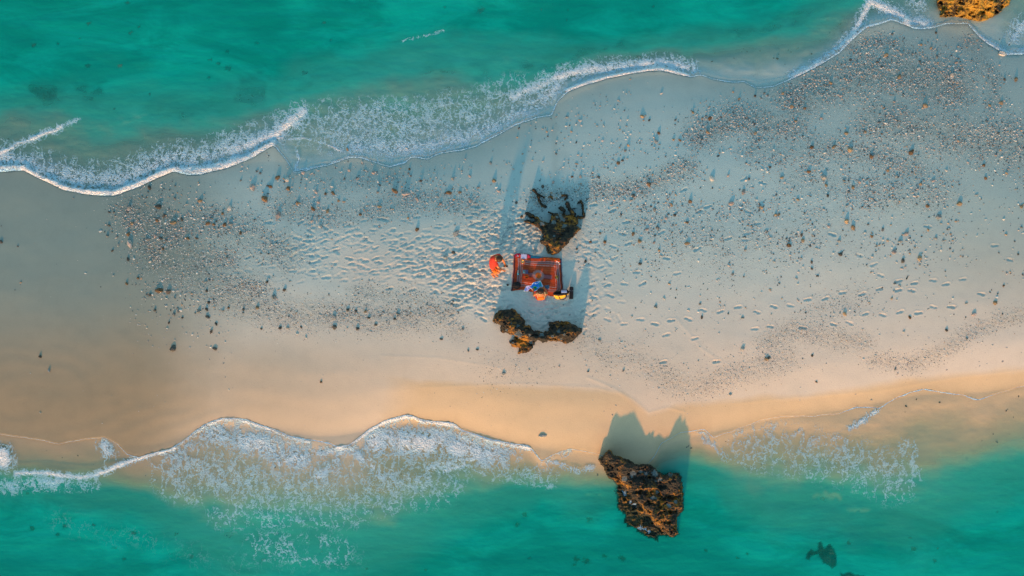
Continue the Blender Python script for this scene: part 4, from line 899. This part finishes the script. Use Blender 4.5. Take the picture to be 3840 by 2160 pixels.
for k in range(46):                # fringe along the left and right hems
    for side in (0, 1):
        v = (k+.5)/46; u = np.array([0.0 if side == 0 else 1.0]); zx, zy = bl_c(u, np.array([v]))
        a = Q(float(zx[0]), float(zy[0]), .015); b = Q(float(zx[0])+(-16 if side == 0 else 16)*random.uniform(.6, 1.2), float(zy[0])+random.uniform(-6, 6), .006)
        tube(bm, [a, b], .004, 4)
f = from_bm('fringe', bm, M['magenta_cloth'], t); tag(f, 'dark tasselled hem', kind='stuff')
# mat peeping out from below
def flat_c(x0, y0, x1, y1, sk=0): return lambda u, v: (x0+(x1-x0)*u+sk*v, y0+(y1-y0)*v)
o = cloth_grid('ground_mat', lambda u, v: (1150+(735)*u, 232+80*u+850*v-12*u*v), 40, 30, lambda u, v, a, b: 0.004+0.003*fbm(u*5, v*5, 2, 3), lambda u, v, a, b: np.ones(u.shape+(3,))*np.array((.04, .25, .34)), WOVEN)
tag(o, 'teal blue mat peeping out under the upper and right edge of the red blanket', 'mat')

def bundle(name, label, cat, zpts, h, mat, seed, flat=.6):
    xs = [p[0] for p in zpts]; ys = [p[1] for p in zpts]; gx_ = np.linspace(min(xs)-4, max(xs)+4, 44); gy_ = np.linspace(min(ys)-4, max(ys)+4, 34)
    A, B = np.meshgrid(gx_, gy_); d = poly_sdf(A, B, zpts) + 4*fbm(A*.05, B*.05, 2, seed)
    z = GZC + h*sstep(6, -18, d)*(1+.55*ridged(A*.018, B*.018, 3, seed)) - .01*(d > 0) + .012
    X, Y = unproj(1800+A/6.133, 920+B/6.133, z)
    keep = d < 5; idx = -np.ones(A.shape, int); idx[keep] = np.arange(keep.sum())
    a, b, c, e = idx[:-1, :-1], idx[:-1, 1:], idx[1:, 1:], idx[1:, :-1]; ok = (a >= 0) & (b >= 0) & (c >= 0) & (e >= 0)
    o = mesh_np(name, np.stack([X[keep], Y[keep], z[keep]], 1), quads=np.stack([a[ok], e[ok], c[ok], b[ok]], 1), mat=mat)
    return tag(o, label, cat) if label else o
bundle('folded_cloth', 'orange cloth bunched along the upper right hem of the red blanket', 'cloth', [(1350,300),(1480,272),(1640,278),(1840,300),(1848,360),(1820,385),(1650,345),(1480,318)], .06, M['orange_cloth'], 3)
bundle('folded_cloth', 'magenta cloth crumpled at the upper left corner of the red blanket', 'cloth', [(790,215),(850,185),(915,180),(950,235),(890,262),(830,280),(795,300)], .05, M['magenta_cloth'], 5)
bundle('folded_cloth', 'small crimson cloth right of the pale tray on the blanket', 'cloth', [(1085,215),(1130,205),(1165,255),(1150,290),(1085,285)], .05, M['magenta_cloth'], 8)

# tray
c = Q(1008, 255, .02); t = thing('tray', 'pale tray with a raised rim at the top left edge of the blanket', 'tray', c, rad(-3))
from_bm('rim', shape_box(bmesh.new(), 150*ZM, 120*ZM, .025, .006), M['pink_card'], t); from_bm('tray_floor', shape_box(bmesh.new(), 120*ZM, 92*ZM, .004, 0, (0, 0, .025)), M['lilac_card'], t)
# brass bowl with rim, wicker bowl with a ladle
c = Q(980, 375, .03); t = thing('brass_bowl', 'small shiny brass bowl at the upper left of the blanket print', 'bowl', c)
from_bm('bowl', lathe(bmesh.new(), [(.028, 0), (.045, .012), (.056, .04), (.060, .045), (.052, .042), (.040, .016), (.001, .010)]), M['brass'], t, smooth=True)
bm = bmesh.new()
for k in range(5): shape_box(bm, .03, .02, .018, .005, (.022*math.cos(k*1.26), .022*math.sin(k*1.26), .018))
from_bm('food', bm, M['cream'], t)
c = Q(1765, 735, .03); t = thing('wicker_bowl', 'round dark wicker bowl with a pale handled spoon on the right of the blanket', 'bowl', c)
from_bm('bowl', lathe(bmesh.new(), [(.03, 0), (.052, .02), (.064, .05), (.068, .052), (.060, .046), (.044, .018), (.001, .012)]), M['wicker'], t, smooth=True)
bm = bmesh.new()
for k in range(6): tube(bm, [(0, 0, .03), (.055*math.cos(k*1.05), .055*math.sin(k*1.05), .045)], .005, 5)
from_bm('spoke', bm, M['brass'], t); from_bm('spoon', tube(bmesh.new(), [(0, -.02, .05), (.008, -.08, .045), (.012, -.13, .03)], [.010, .005, .005]), M['cream'], t)
# camera like box, basket, bottle
c = Q(1045, 610, .03); t = thing('cool_box', 'blue grey box with a navy lid beside the orange basket on the blanket', 'box', c, rad(-2))
from_bm('body', shape_box(bmesh.new(), 120*ZM, 88*ZM, .09, .010), M['blue_grey'], t); from_bm('lid', shape_box(bmesh.new(), 56*ZM, 90*ZM, .03, .008, (32*ZM, 0, .0902)), M['navy'], t)
from_bm('handle', tube(bmesh.new(), curve_pts([(-.05, -.04, .095), (-.06, 0, .12), (-.05, .04, .095)], 8), .005), M['aqua'], t)
c = Q(1075, 715, .03); t = thing('basket', 'small orange woven basket below the blue grey box on the blanket', 'basket', c)
bm = lathe(bmesh.new(), [(.055, 0), (.068, .03), (.072, .07), (.064, .07), (.058, .03), (.001, .012)], 14)
from_bm('basket_body', bm, M['orange_basket'], t); from_bm('handle', tube(bmesh.new(), curve_pts([(-.068, 0, .06), (0, 0, .13), (.068, 0, .06)], 12), .006), M['orange_basket'], t)
a, b = Q(877, 560, .03), Q(872, 690, .03); t = thing('bottle', 'bottle with an aqua cap lying on the left border of the blanket', 'bottle', (a+b)/2, math.atan2(-(b-a).x, (b-a).y) )
def rotl(bm):
    bmesh.ops.rotate(bm, verts=bm.verts, cent=(0, 0, 0), matrix=Matrix.Rotation(rad(90), 3, 'X')); bmesh.ops.translate(bm, verts=bm.verts, vec=(0, 0, .022)); return bm
from_bm('bottle_body', rotl(lathe(bmesh.new(), [(.020, -.02), (.022, .06), (.010, .085), (.001, .086)], 12)), M['silver'], t, smooth=True)
from_bm('cap', rotl(lathe(bmesh.new(), [(.024, -.09), (.024, -.022), (.001, -.021)], 12)), M['aqua'], t, smooth=True)
# shells / rosettes
for k, (zx, zy, r, lab) in enumerate([(1772,368,18,'upper left white shell of the three at the blanket\'s top right corner'),(1808,392,17,'middle white shell of the three at the blanket\'s top right corner'),(1830,428,15,'lower right white shell of the three at the blanket\'s top right corner')]):
    bm = lathe(bmesh.new(), [(.3, 0), (1, .15), (.85, .55), (.45, .85), (.001, 1)], 10)
    for v in bm.verts: v.co = Vector((v.co.x*r*ZM*(1+.2*math.sin(5*math.atan2(v.co.y, v.co.x))), v.co.y*r*ZM, v.co.z*.03))
    o = from_bm('white_shell', bm, M['white_china'], smooth=True); o.location = Q(zx, zy, .03); tag(o, lab, 'shell', 'white shells on the blanket corner')
c = Q(868, 248, .07); t = thing('cup', 'small white cup on the magenta cloth at the blanket corner', 'cup', c)
from_bm('cup_body', lathe(bmesh.new(), [(.02, 0), (.03, .05), (.026, .05), (.018, .01), (.001, .008)], 14), M['white_china'], t, smooth=True)
from_bm('handle', tube(bmesh.new(), curve_pts([(.028, 0, .04), (.045, 0, .028), (.024, 0, .012)], 8), .004), M['white_china'], t)
c = Q(637, 912, 0); t = thing('cup', 'dark cup standing in the sand left of the black bag', 'cup', c)
from_bm('cup_body', lathe(bmesh.new(), [(.03, 0), (.040, .09), (.036, .09), (.028, .02), (.001, .018)], 16), M['black_plastic'], t, smooth=True)
from_bm('drink', lathe(bmesh.new(), [(.033, .060), (.001, .0605)], 14), M['dark_cup'], t)
# book, slippers
c = Q(1530, 965, .04); t = thing('book', 'blue book with white page edges right of the seated person\'s head', 'book', c, rad(8))
from_bm('pages', shape_box(bmesh.new(), 118*ZM, 90*ZM, .02, .001), M['white_china'], t); from_bm('cover', shape_box(bmesh.new(), 124*ZM, 84*ZM, .004, .001, (.002, .006, .0205)), M['blue_grey'], t)
o = from_bm('slate_block', shape_box(bmesh.new(), 70*ZM, 100*ZM, .05, .012), M['slate']); o.location = Q(1258, 158, 0); o.rotation_euler = (rad(6), 0, rad(-12)); tag(o, 'small slate blue block on the sand between the blanket and the jagged rock', 'block')

# black bag at the lower left corner
c = Q(840, 925, .02); t = thing('backpack', 'slumped black backpack at the lower left corner of the blanket', 'bag', c, rad(15))
bm = bmesh.new(); bmesh.ops.create_icosphere(bm, subdivisions=4, radius=1.0)
from mathutils import noise as MN
for v in bm.verts:
    d = v.co.copy(); k = 1+.16*MN.noise(d*2.2)+.07*MN.noise(d*6); v.co = Vector((d.x*.148*k, d.y*.128*k, max(d.z, -.5)*.12*k+.06))
from_bm('bag_body', bm, M['black_cloth'], t, smooth=True)
for s in (-1, 1): from_bm('strap', tube(bmesh.new(), curve_pts([(-.09, .05*s, .14), (-.02, .12*s, .15), (.08, .10*s, .12), (.12, .02*s, .09)], 14), .010), M['black_cloth'], t)
from_bm('pocket', shape_box(bmesh.new(), .12, .09, .03, .012, (.03, -.02, .165), .8), M['black_cloth'], t)

# yellow tote leaning away, opening dark, a lilac box inside
t = thing('tote_bag', 'open yellow tote bag with black handles at the lower right corner of the blanket', 'bag', (0, 0, 0))
def ringp(cx, cy, rx, ry, h, n=28): return [Q(cx+rx*math.cos(2*math.pi*k/n), cy-ry*math.sin(2*math.pi*k/n)+18*math.cos(2*math.pi*k/n)*-1, h) for k in range(n)]
def loft(rings, close=True):
    bm = bmesh.new(); R = [[bm.verts.new(p) for p in r] for r in rings]; n = len(R[0])
    for a, b in zip(R[:-1], R[1:]):
        for k in range(n): bm.faces.new((a[k], a[(k+1) % n], b[(k+1) % n], b[k]))
    if close: bm.faces.new(R[0][::-1])
    return bm
o = from_bm('bag_body', loft([ringp(1850,1208,92,30,.005), ringp(1850,1190,120,40,.05), ringp(1862,1140,165,50,.17), ringp(1866,1112,180,46,.23)]), M['yellow_fabric'], t, smooth=True)
from_bm('collar', loft([ringp(1866,1112,181,47,.2305), ringp(1870,1080,188,46,.29), ringp(1870,1078,178,40,.29), ringp(1866,1112,168,36,.20), ringp(1860,1140,130,30,.12)]), M['black_cloth'], t, smooth=True)
from_bm('strap', tube(bmesh.new(), curve_pts([Q(1808,1120,.255), Q(1815,1180,.20), Q(1840,1232,.12), Q(1900,1248,.08), Q(1960,1222,.13), Q(1992,1165,.20), Q(2005,1110,.26)], 24), .011), M['black_cloth'], t)
from_bm('strap', tube(bmesh.new(), curve_pts([Q(1740,1060,.28), Q(1790,1030,.30), Q(1900,1015,.32), Q(2000,1020,.31), Q(2040,1060,.28)], 20), .010), M['black_cloth'], t)
for zx in (1815, 1975): 
    o = from_bm('band', tube(bmesh.new(), [Q(zx,1118,.262), Q(zx+2,1165,.185), Q(zx+4,1215,.09)], [.020, .018, .016], 4), M['black_cloth'], t)
bm = shape_box(bmesh.new(), 125*ZM, 66*ZM, .16, .004); c = Q(1928, 1078, .13)
o = from_bm('carton', bm, M['lilac_card']); o.location = c; o.rotation_euler = (rad(-12), 0, rad(4)); tag(o, 'lilac white carton standing inside the yellow tote bag', 'box')
# speaker
c = Q(2096, 1095, .005); t = thing('speaker', 'tall black box speaker on the sand right of the yellow tote bag', 'speaker', c, rad(-1.5))
from_bm('cabinet', shape_box(bmesh.new(), 86*ZM, 272*ZM, .14, .012), M['black_plastic'], t)
from_bm('grille', shape_box(bmesh.new(), 66*ZM, 140*ZM, .006, .002, (0, -50*ZM, .1402)), M['black_cloth'], t)
for dx in (-.03, .028): from_bm('knob', lathe(bmesh.new(), [(.009, 0), (.009, .010), (.001, .011)], 10, (dx, 50*ZM, .1402)), M['silver'], t)
from_bm('handle', tube(bmesh.new(), curve_pts([(-.05, .19, .10), (0, .215, .13), (.05, .19, .10)], 8), .006), M['black_plastic'], t)

# blue, green and lilac cloth with white edging
BP = [(1005,1055),(1035,990),(1065,935),(1180,922),(1200,880),(1235,850),(1320,830),(1392,813),(1425,880),(1455,942),(1430,968),(1395,960),(1350,995),(1320,1030),(1240,1065),(1205,1030),(1170,990),(1140,1005),(1110,1045),(1095,1060)]
def bc_col(u, v, zx, zy):
    C = np.zeros(u.shape+(3,)); C[:] = (.015, .17, .70)
    def put(m, c): m_ = np.clip(m, 0, 1)[..., None]; C[:] = C*(1-m_)+np.array(c)*m_
    put(sstep(1185, 1150, zx), (.40, .42, .85)); put(sstep(60, 30, np.hypot((zx-1262)*.9, zy-985)), (.05, .42, .03)); put(sstep(45, 25, np.hypot(zx-1395, (zy-890)*.5)), (.02, .35, .40)); put(sstep(1395, 1430, zx-.2*(zy-900)), (.25, .45, .85))
    put(sstep(.1, .35, fbm(zx*.02, zy*.02, 2, 5))*(zx > 1190)*.6, (.02, .35, .75))
    d = poly_sdf(zx, zy, BP); put(sstep(-11, -5, d), (.80, .84, .88)); put(sstep(7, 3, seg_dist(zx, zy, [(1260,870),(1300,890),(1385,820)])), (.7, .8, .9))
    return C
o = cloth_grid('patterned_cloth', lambda u, v: (1000+460*u, 808+262*v), 120, 80, lambda u, v, zx, zy: 0.17+0.045*ridged(zx*.011, zy*.011, 2, 12)+.04*np.exp(-((zx-1300)/70)**2), bc_col, WOVEN, mask=lambda u, v, zx, zy: poly_sdf(zx, zy, BP) < 2)
tag(o, 'blue, green and lilac cloth with white edging spread over the seated person\'s lap', 'cloth')

# ---------------------------------------------------------------- people
def body(name, joints, edges, mat, root):
    names = list(joints); me = bpy.data.meshes.new(name)
    me.from_pydata([joints[k][0] for k in names], [(names.index(a), names.index(b)) for a, b in edges], [])
    o = bpy.data.objects.new(name, me); COL.objects.link(o)
    o.modifiers.new('skin', 'SKIN'); sv = me.skin_vertices[0].data
    for i, k in enumerate(names):
        r = joints[k][1]; sv[i].radius = r if isinstance(r, tuple) else (r, r); sv[i].use_root = (k == root)
    ss = o.modifiers.new('sub', 'SUBSURF'); ss.levels = 2; ss.render_levels = 2
    dg = bpy.context.evaluated_depsgraph_get(); dg.update()
    me2 = bpy.data.meshes.new_from_object(o.evaluated_get(dg)); bpy.data.objects.remove(o)
    me2.materials.clear(); me2.materials.append(mat)
    for p in me2.polygons: p.use_smooth = True
    return me2
def garment(name, me, joints, bones, all_bones, mat, parent, off=.010, clipf=None):
    segs = [(Vector(joints[a][0]), Vector(joints[b][0]), (a, b)) for a, b in all_bones]
    def near(p):
        best, bb = 9, None
        for a, b, k in segs:
            d = b-a; t_ = max(0, min(1, (p-a).dot(d)/max(d.length_squared, 1e-9))); q = (p-a-d*t_).length
            if q < best: best, bb, tt_ = q, k, t_
        return bb, tt_
    inn = []
    for v in me.vertices:
        k, t_ = near(v.co); inn.append(k in bones and t_ <= bones[k])
    bm = bmesh.new(); mp = {}
    for i, v in enumerate(me.vertices):
        if inn[i]: mp[i] = bm.verts.new(v.co + v.normal*(off+.004*MN.noise(v.co*18)))
    for p in me.polygons:
        if all(inn[i] for i in p.vertices):
            try: bm.faces.new([mp[i] for i in p.vertices])
            except ValueError: pass
    for v in [v for v in bm.verts if not v.link_faces]: bm.verts.remove(v)
    o = from_bm(name, bm, mat, parent, smooth=True); s = o.modifiers.new('thickness', 'SOLIDIFY'); s.thickness = .006; s.offset = 1
    return o
def add_hand(J, E, wrist, direction, up, size=1.0, curl=.5, tagn='r', spread=.35):
    d = direction.normalized(); u = (up-d*up.dot(d)).normalized(); s = d.cross(u)
    w = Vector(J[wrist][0]); palm = w+d*.055*size
    J['palm'+tagn] = (palm, (.022*size, .014*size)); E.append((wrist, 'palm'+tagn))
    for i, (off, ln) in enumerate([(-.028, .070), (-.010, .080), (.010, .076), (.027, .060)]):
        a = palm+d*.030*size+s*off*size; b = a+(d*math.cos(curl*.6)-u*math.sin(curl*.6)+s*off*spread*4).normalized()*ln*.5*size; c_ = b+(d*math.cos(curl*1.5)-u*math.sin(curl*1.5)).normalized()*ln*.5*size
        for nm, p, r in (('a', a, .0105), ('b', b, .0092), ('c', c_, .0075)): J[f'f{tagn}{i}{nm}'] = (p, r*size)
        E += [('palm'+tagn, f'f{tagn}{i}a'), (f'f{tagn}{i}a', f'f{tagn}{i}b'), (f'f{tagn}{i}b', f'f{tagn}{i}c')]
    a = palm-d*.015*size-s*.030*size; b = a+(d*.6-s*.7-u*.3).normalized()*.035*size; c_ = b+(d*.9-s*.1-u*.4).normalized()*.028*size
    for nm, p, r in (('a', a, .012), ('b', b, .0105), ('c', c_, .0085)): J[f't{tagn}{nm}'] = (p, r*size)
    E += [('palm'+tagn, f't{tagn}a'), (f't{tagn}a', f't{tagn}b'), (f't{tagn}b', f't{tagn}c')]
def hair(head, top, back, r, mat, parent, seed, length=0.0, down=None):
    bm = bmesh.new(); bmesh.ops.create_icosphere(bm, subdivisions=4, radius=1.0)
    n = top.normalized(); bk = back.normalized(); dead = []
    for v in bm.verts:
        d = v.co.normalized(); keep = d.dot(n)*.75+d.dot(bk)*.65
        k = r*(1.0+.05*MN.noise(d*9+Vector((seed, 0, 0)))+.035*MN.noise(d*26))
        v.co = head+d*k
        if keep < -.10: dead.append(v)
    bmesh.ops.delete(bm, geom=dead, context='VERTS')
    o = from_bm('hair', bm, mat, parent, smooth=True); s = o.modifiers.new('thickness', 'SOLIDIFY'); s.thickness = .012; s.offset = 0
    return o
def face(head, fwd, upv, r, parent, skin):
    f = fwd.normalized(); u = (upv-f*upv.dot(f)).normalized(); s = f.cross(u)
    for k in (-1, 1):
        bm = bmesh.new(); bmesh.ops.create_icosphere(bm, subdivisions=2, radius=.012); bmesh.ops.translate(bm, verts=bm.verts, vec=head+f*r*.90+s*k*.032)
        e = from_bm('eye', bm, M['eye_white'], parent, smooth=True)
        bm = bmesh.new(); bmesh.ops.create_icosphere(bm, subdivisions=1, radius=.006); bmesh.ops.translate(bm, verts=bm.verts, vec=head+f*(r*.90+.009)+s*k*.032)
        from_bm('iris', bm, M['dark_hair'], e, smooth=True)
        bm = bmesh.new(); bmesh.ops.create_icosphere(bm, subdivisions=2, radius=1)
        for v in bm.verts: v.co = head+s*k*(r*.93+v.co.x*.012)+f*v.co.y*.016+u*v.co.z*.028
        from_bm('ear', bm, skin, parent, smooth=True)
    from_bm('mouth', tube(bmesh.new(), [head+f*r*.88-u*.052-s*.024, head+f*r*.93-u*.055, head+f*r*.88-u*.052+s*.024], .006), M['magenta_cloth'], parent)

# crouching person, facing right, arm stretched to the sand
J = {}
J['pelvis'] = (Q(300, 520, .30), (.145, .13)); J['waist'] = (Q(282, 455, .44), (.120, .115)); J['chest'] = (Q(300, 350, .58), (.15, .125)); J['upper'] = (Q(355, 285, .66), (.125, .105)); J['neck'] = (Q(410, 285, .71), .052)
J['skull'] = (Q(440, 305, .73), (.086, .09)); J['crown'] = (Q(462, 318, .69), (.078, .085)); J['chin'] = (Q(478, 338, .63), .045); J['nose'] = (Q(500, 330, .655), .013)
J['sh_r'] = (Q(440, 240, .62), .060); J['el_r'] = (Q(535, 345, .42), .042); J['wr_r'] = (Q(583, 455, .20), .029)
J['sh_l'] = (Q(350, 400, .56), .058); J['el_l'] = (Q(420, 505, .40), .042); J['wr_l'] = (Q(500, 560, .34), .029)
J['hip_r'] = (Q(330, 500, .28), .090); J['kn_r'] = (Q(478, 575, .40), .062); J['an_r'] = (Q(330, 655, .07), .042); J['ball_r'] = (Q(400, 705, .035), .036); J['toe_r'] = (Q(428, 722, .025), .024)
J['hip_l'] = (Q(300, 560, .26), .090); J['kn_l'] = (Q(455, 625, .34), .060); J['an_l'] = (Q(260, 650, .06), .042); J['ball_l'] = (Q(325, 725, .035), .036); J['toe_l'] = (Q(350, 745, .025), .024)
E = [('pelvis','waist'),('waist','chest'),('chest','upper'),('upper','neck'),('neck','skull'),('skull','crown'),('crown','chin'),('chin','nose'),('upper','sh_r'),('sh_r','el_r'),('el_r','wr_r'),('chest','sh_l'),('sh_l','el_l'),('el_l','wr_l'),
     ('pelvis','hip_r'),('hip_r','kn_r'),('kn_r','an_r'),('an_r','ball_r'),('ball_r','toe_r'),('pelvis','hip_l'),('hip_l','kn_l'),('kn_l','an_l'),('an_l','ball_l'),('ball_l','toe_l')]
add_hand(J, E, 'wr_r', Q(605, 500, .12)-J['wr_r'][0], Vector((0, 0, 1)), 1.0, .9, 'r'); add_hand(J, E, 'wr_l', Q(560, 585, .33)-J['wr_l'][0], Vector((0, 0, 1)), 1.0, .5, 'l')
me = body('body', J, E, M['skin_sun'], 'pelvis')
P1 = thing('person', 'person in red crouching on the sand left of the blanket, reaching down with one arm', 'person', (0, 0, 0))
link(bpy.data.objects.new('body', me), P1)
bones = {('pelvis','waist'): 1, ('waist','chest'): 1, ('chest','upper'): 1, ('upper','neck'): .35, ('upper','sh_r'): 1, ('sh_r','el_r'): .55, ('chest','sh_l'): 1, ('sh_l','el_l'): .55}
core = [e for e in E if not (e[0].startswith('f') or e[0].startswith('t') or e[1].startswith('t'))]
garment('shirt', me, J, bones, core, M['red_shirt'], P1)
garment('shorts', me, J, {('pelvis','hip_r'): 1, ('hip_r','kn_r'): .75, ('pelvis','hip_l'): 1, ('hip_l','kn_l'): .75}, core, M['orange_top'], P1, .012)
h = Vector(J['skull'][0]); hair(h+Vector((.010, -.006, -.005)), Vector((.4, -.1, .9)), Vector((-.8, .3, .5)), .108, M['brown_hair'], P1, 3)
face(h+Vector((.02, -.012, -.02)), Vector((.8, -.35, -.5)), Vector((.45, -.2, .9)), .098, P1, M['skin_sun'])
w_ = Vector(J['wr_r'][0]); dd = (w_-Vector(J['el_r'][0])).normalized()
from_bm('wristband', tube(bmesh.new(), [w_-dd*.03, w_+dd*.008], [.038, .036], 12), M['black_cloth'], P1)
hc = Vector(J['palmr'][0]); t = thing('camera', 'small black camera held just above the sand by the crouching person', 'camera', hc+Vector((0, 0, -.055)), rad(-5))
from_bm('body', shape_box(bmesh.new(), .14, .065, .05, .008), M['black_plastic'], t); from_bm('lens', lathe(bmesh.new(), [(.026, 0), (.026, .03), (.020, .032), (.001, .030)], 14, (.02, 0, .0502)), M['black_plastic'], t)
from_bm('grip', shape_box(bmesh.new(), .03, .075, .045, .008, (-.065, 0, 0)), M['black_cloth'], t)

# seated person, back to the lower edge
J = {}
J['pelvis'] = (Q(1405, 1235, .12), (.155, .125)); J['waist'] = (Q(1402, 1190, .28), (.125, .10)); J['chest'] = (Q(1398, 1140, .46), (.150, .105)); J['upper'] = (Q(1396, 1112, .56), (.110, .080)); J['neck'] = (Q(1393, 1085, .62), .048)
J['skull'] = (Q(1390, 1050, .68), (.085, .088)); J['crown'] = (Q(1388, 1025, .655), (.074, .082)); J['chin'] = (Q(1386, 1003, .60), .043); J['nose'] = (Q(1385, 990, .625), .012)
J['sh_r'] = (Q(1502, 1112, .50), .054); J['el_r'] = (Q(1548, 1110, .30), .038); J['wr_r'] = (Q(1500, 1025, .24), .027)
J['sh_l'] = (Q(1290, 1112, .50), .054); J['el_l'] = (Q(1238, 1160, .30), .038); J['wr_l'] = (Q(1225, 1070, .22), .027)
J['hip_r'] = (Q(1455, 1210, .11), .085); J['kn_r'] = (Q(1530, 1040, .13), .060); J['an_r'] = (Q(1380, 985, .07), .042); J['ball_r'] = (Q(1320, 975, .05), .034)
J['hip_l'] = (Q(1350, 1210, .11), .085); J['kn_l'] = (Q(1255, 1030, .11), .060); J['an_l'] = (Q(1400, 1015, .07), .042); J['ball_l'] = (Q(1455, 1000, .05), .034)
E = [('pelvis','waist'),('waist','chest'),('chest','upper'),('upper','neck'),('neck','skull'),('skull','crown'),('crown','chin'),('chin','nose'),('upper','sh_r'),('sh_r','el_r'),('el_r','wr_r'),('upper','sh_l'),('sh_l','el_l'),('el_l','wr_l'),
     ('pelvis','hip_r'),('hip_r','kn_r'),('kn_r','an_r'),('an_r','ball_r'),('pelvis','hip_l'),('hip_l','kn_l'),('kn_l','an_l'),('an_l','ball_l')]
add_hand(J, E, 'wr_r', Q(1470, 975, .25)-J['wr_r'][0], Vector((0, 0, 1)), .92, .7, 'r'); add_hand(J, E, 'wr_l', Q(1225, 1000, .24)-J['wr_l'][0], Vector((0, 0, 1)), .92, .7, 'l')
me = body('body', J, E, M['skin_brown'], 'pelvis')
P2 = thing('person', 'dark haired person in orange sitting at the blanket edge over the blue cloth', 'person', (0, 0, 0))
link(bpy.data.objects.new('body', me), P2)
core = [e for e in E if not (e[0].startswith('f') or e[0].startswith('t') or e[1].startswith('t'))]
garment('top', me, J, {('pelvis','waist'): 1, ('waist','chest'): 1, ('chest','upper'): .25}, core, M['orange_top'], P2, .010)
garment('trousers', me, J, {('pelvis','hip_r'): 1, ('hip_r','kn_r'): 1, ('kn_r','an_r'): .5, ('pelvis','hip_l'): 1, ('hip_l','kn_l'): 1, ('kn_l','an_l'): .5}, core, M['red_shirt'], P2, .012)
h = Vector(J['skull'][0]); hair(h+Vector((0, .002, .002)), Vector((0, .2, 1)), Vector((0, -1, .3)), .108, M['dark_hair'], P2, 8)
face(h+Vector((0, .02, -.02)), Vector((0, .85, -.5)), Vector((0, .5, .85)), .096, P2, M['skin_brown'])
from_bm('neck_cord', tube(bmesh.new(), curve_pts([Q(1335,1080,.64), Q(1350,1112,.645), Q(1392,1128,.64), Q(1438,1110,.645), Q(1450,1078,.64)], 20), .0055), M['cream'], P2)
for s_, xs in ((0, [(1318,1090,.60),(1312,1140,.57),(1320,1190,.46),(1352,1228,.34)]), (1, [(1482,1070,.60),(1500,1120,.57),(1490,1180,.46),(1455,1225,.34)])):
    from_bm('shoulder_strap', tube(bmesh.new(), curve_pts([Q(*p) for p in xs], 14), .007), M['cream'], P2)
from_bm('hem', tube(bmesh.new(), curve_pts([Q(1320,1210,.34), Q(1360,1240,.32), Q(1405,1250,.31), Q(1450,1238,.32), Q(1492,1205,.34)], 16), .007), M['cream'], P2)
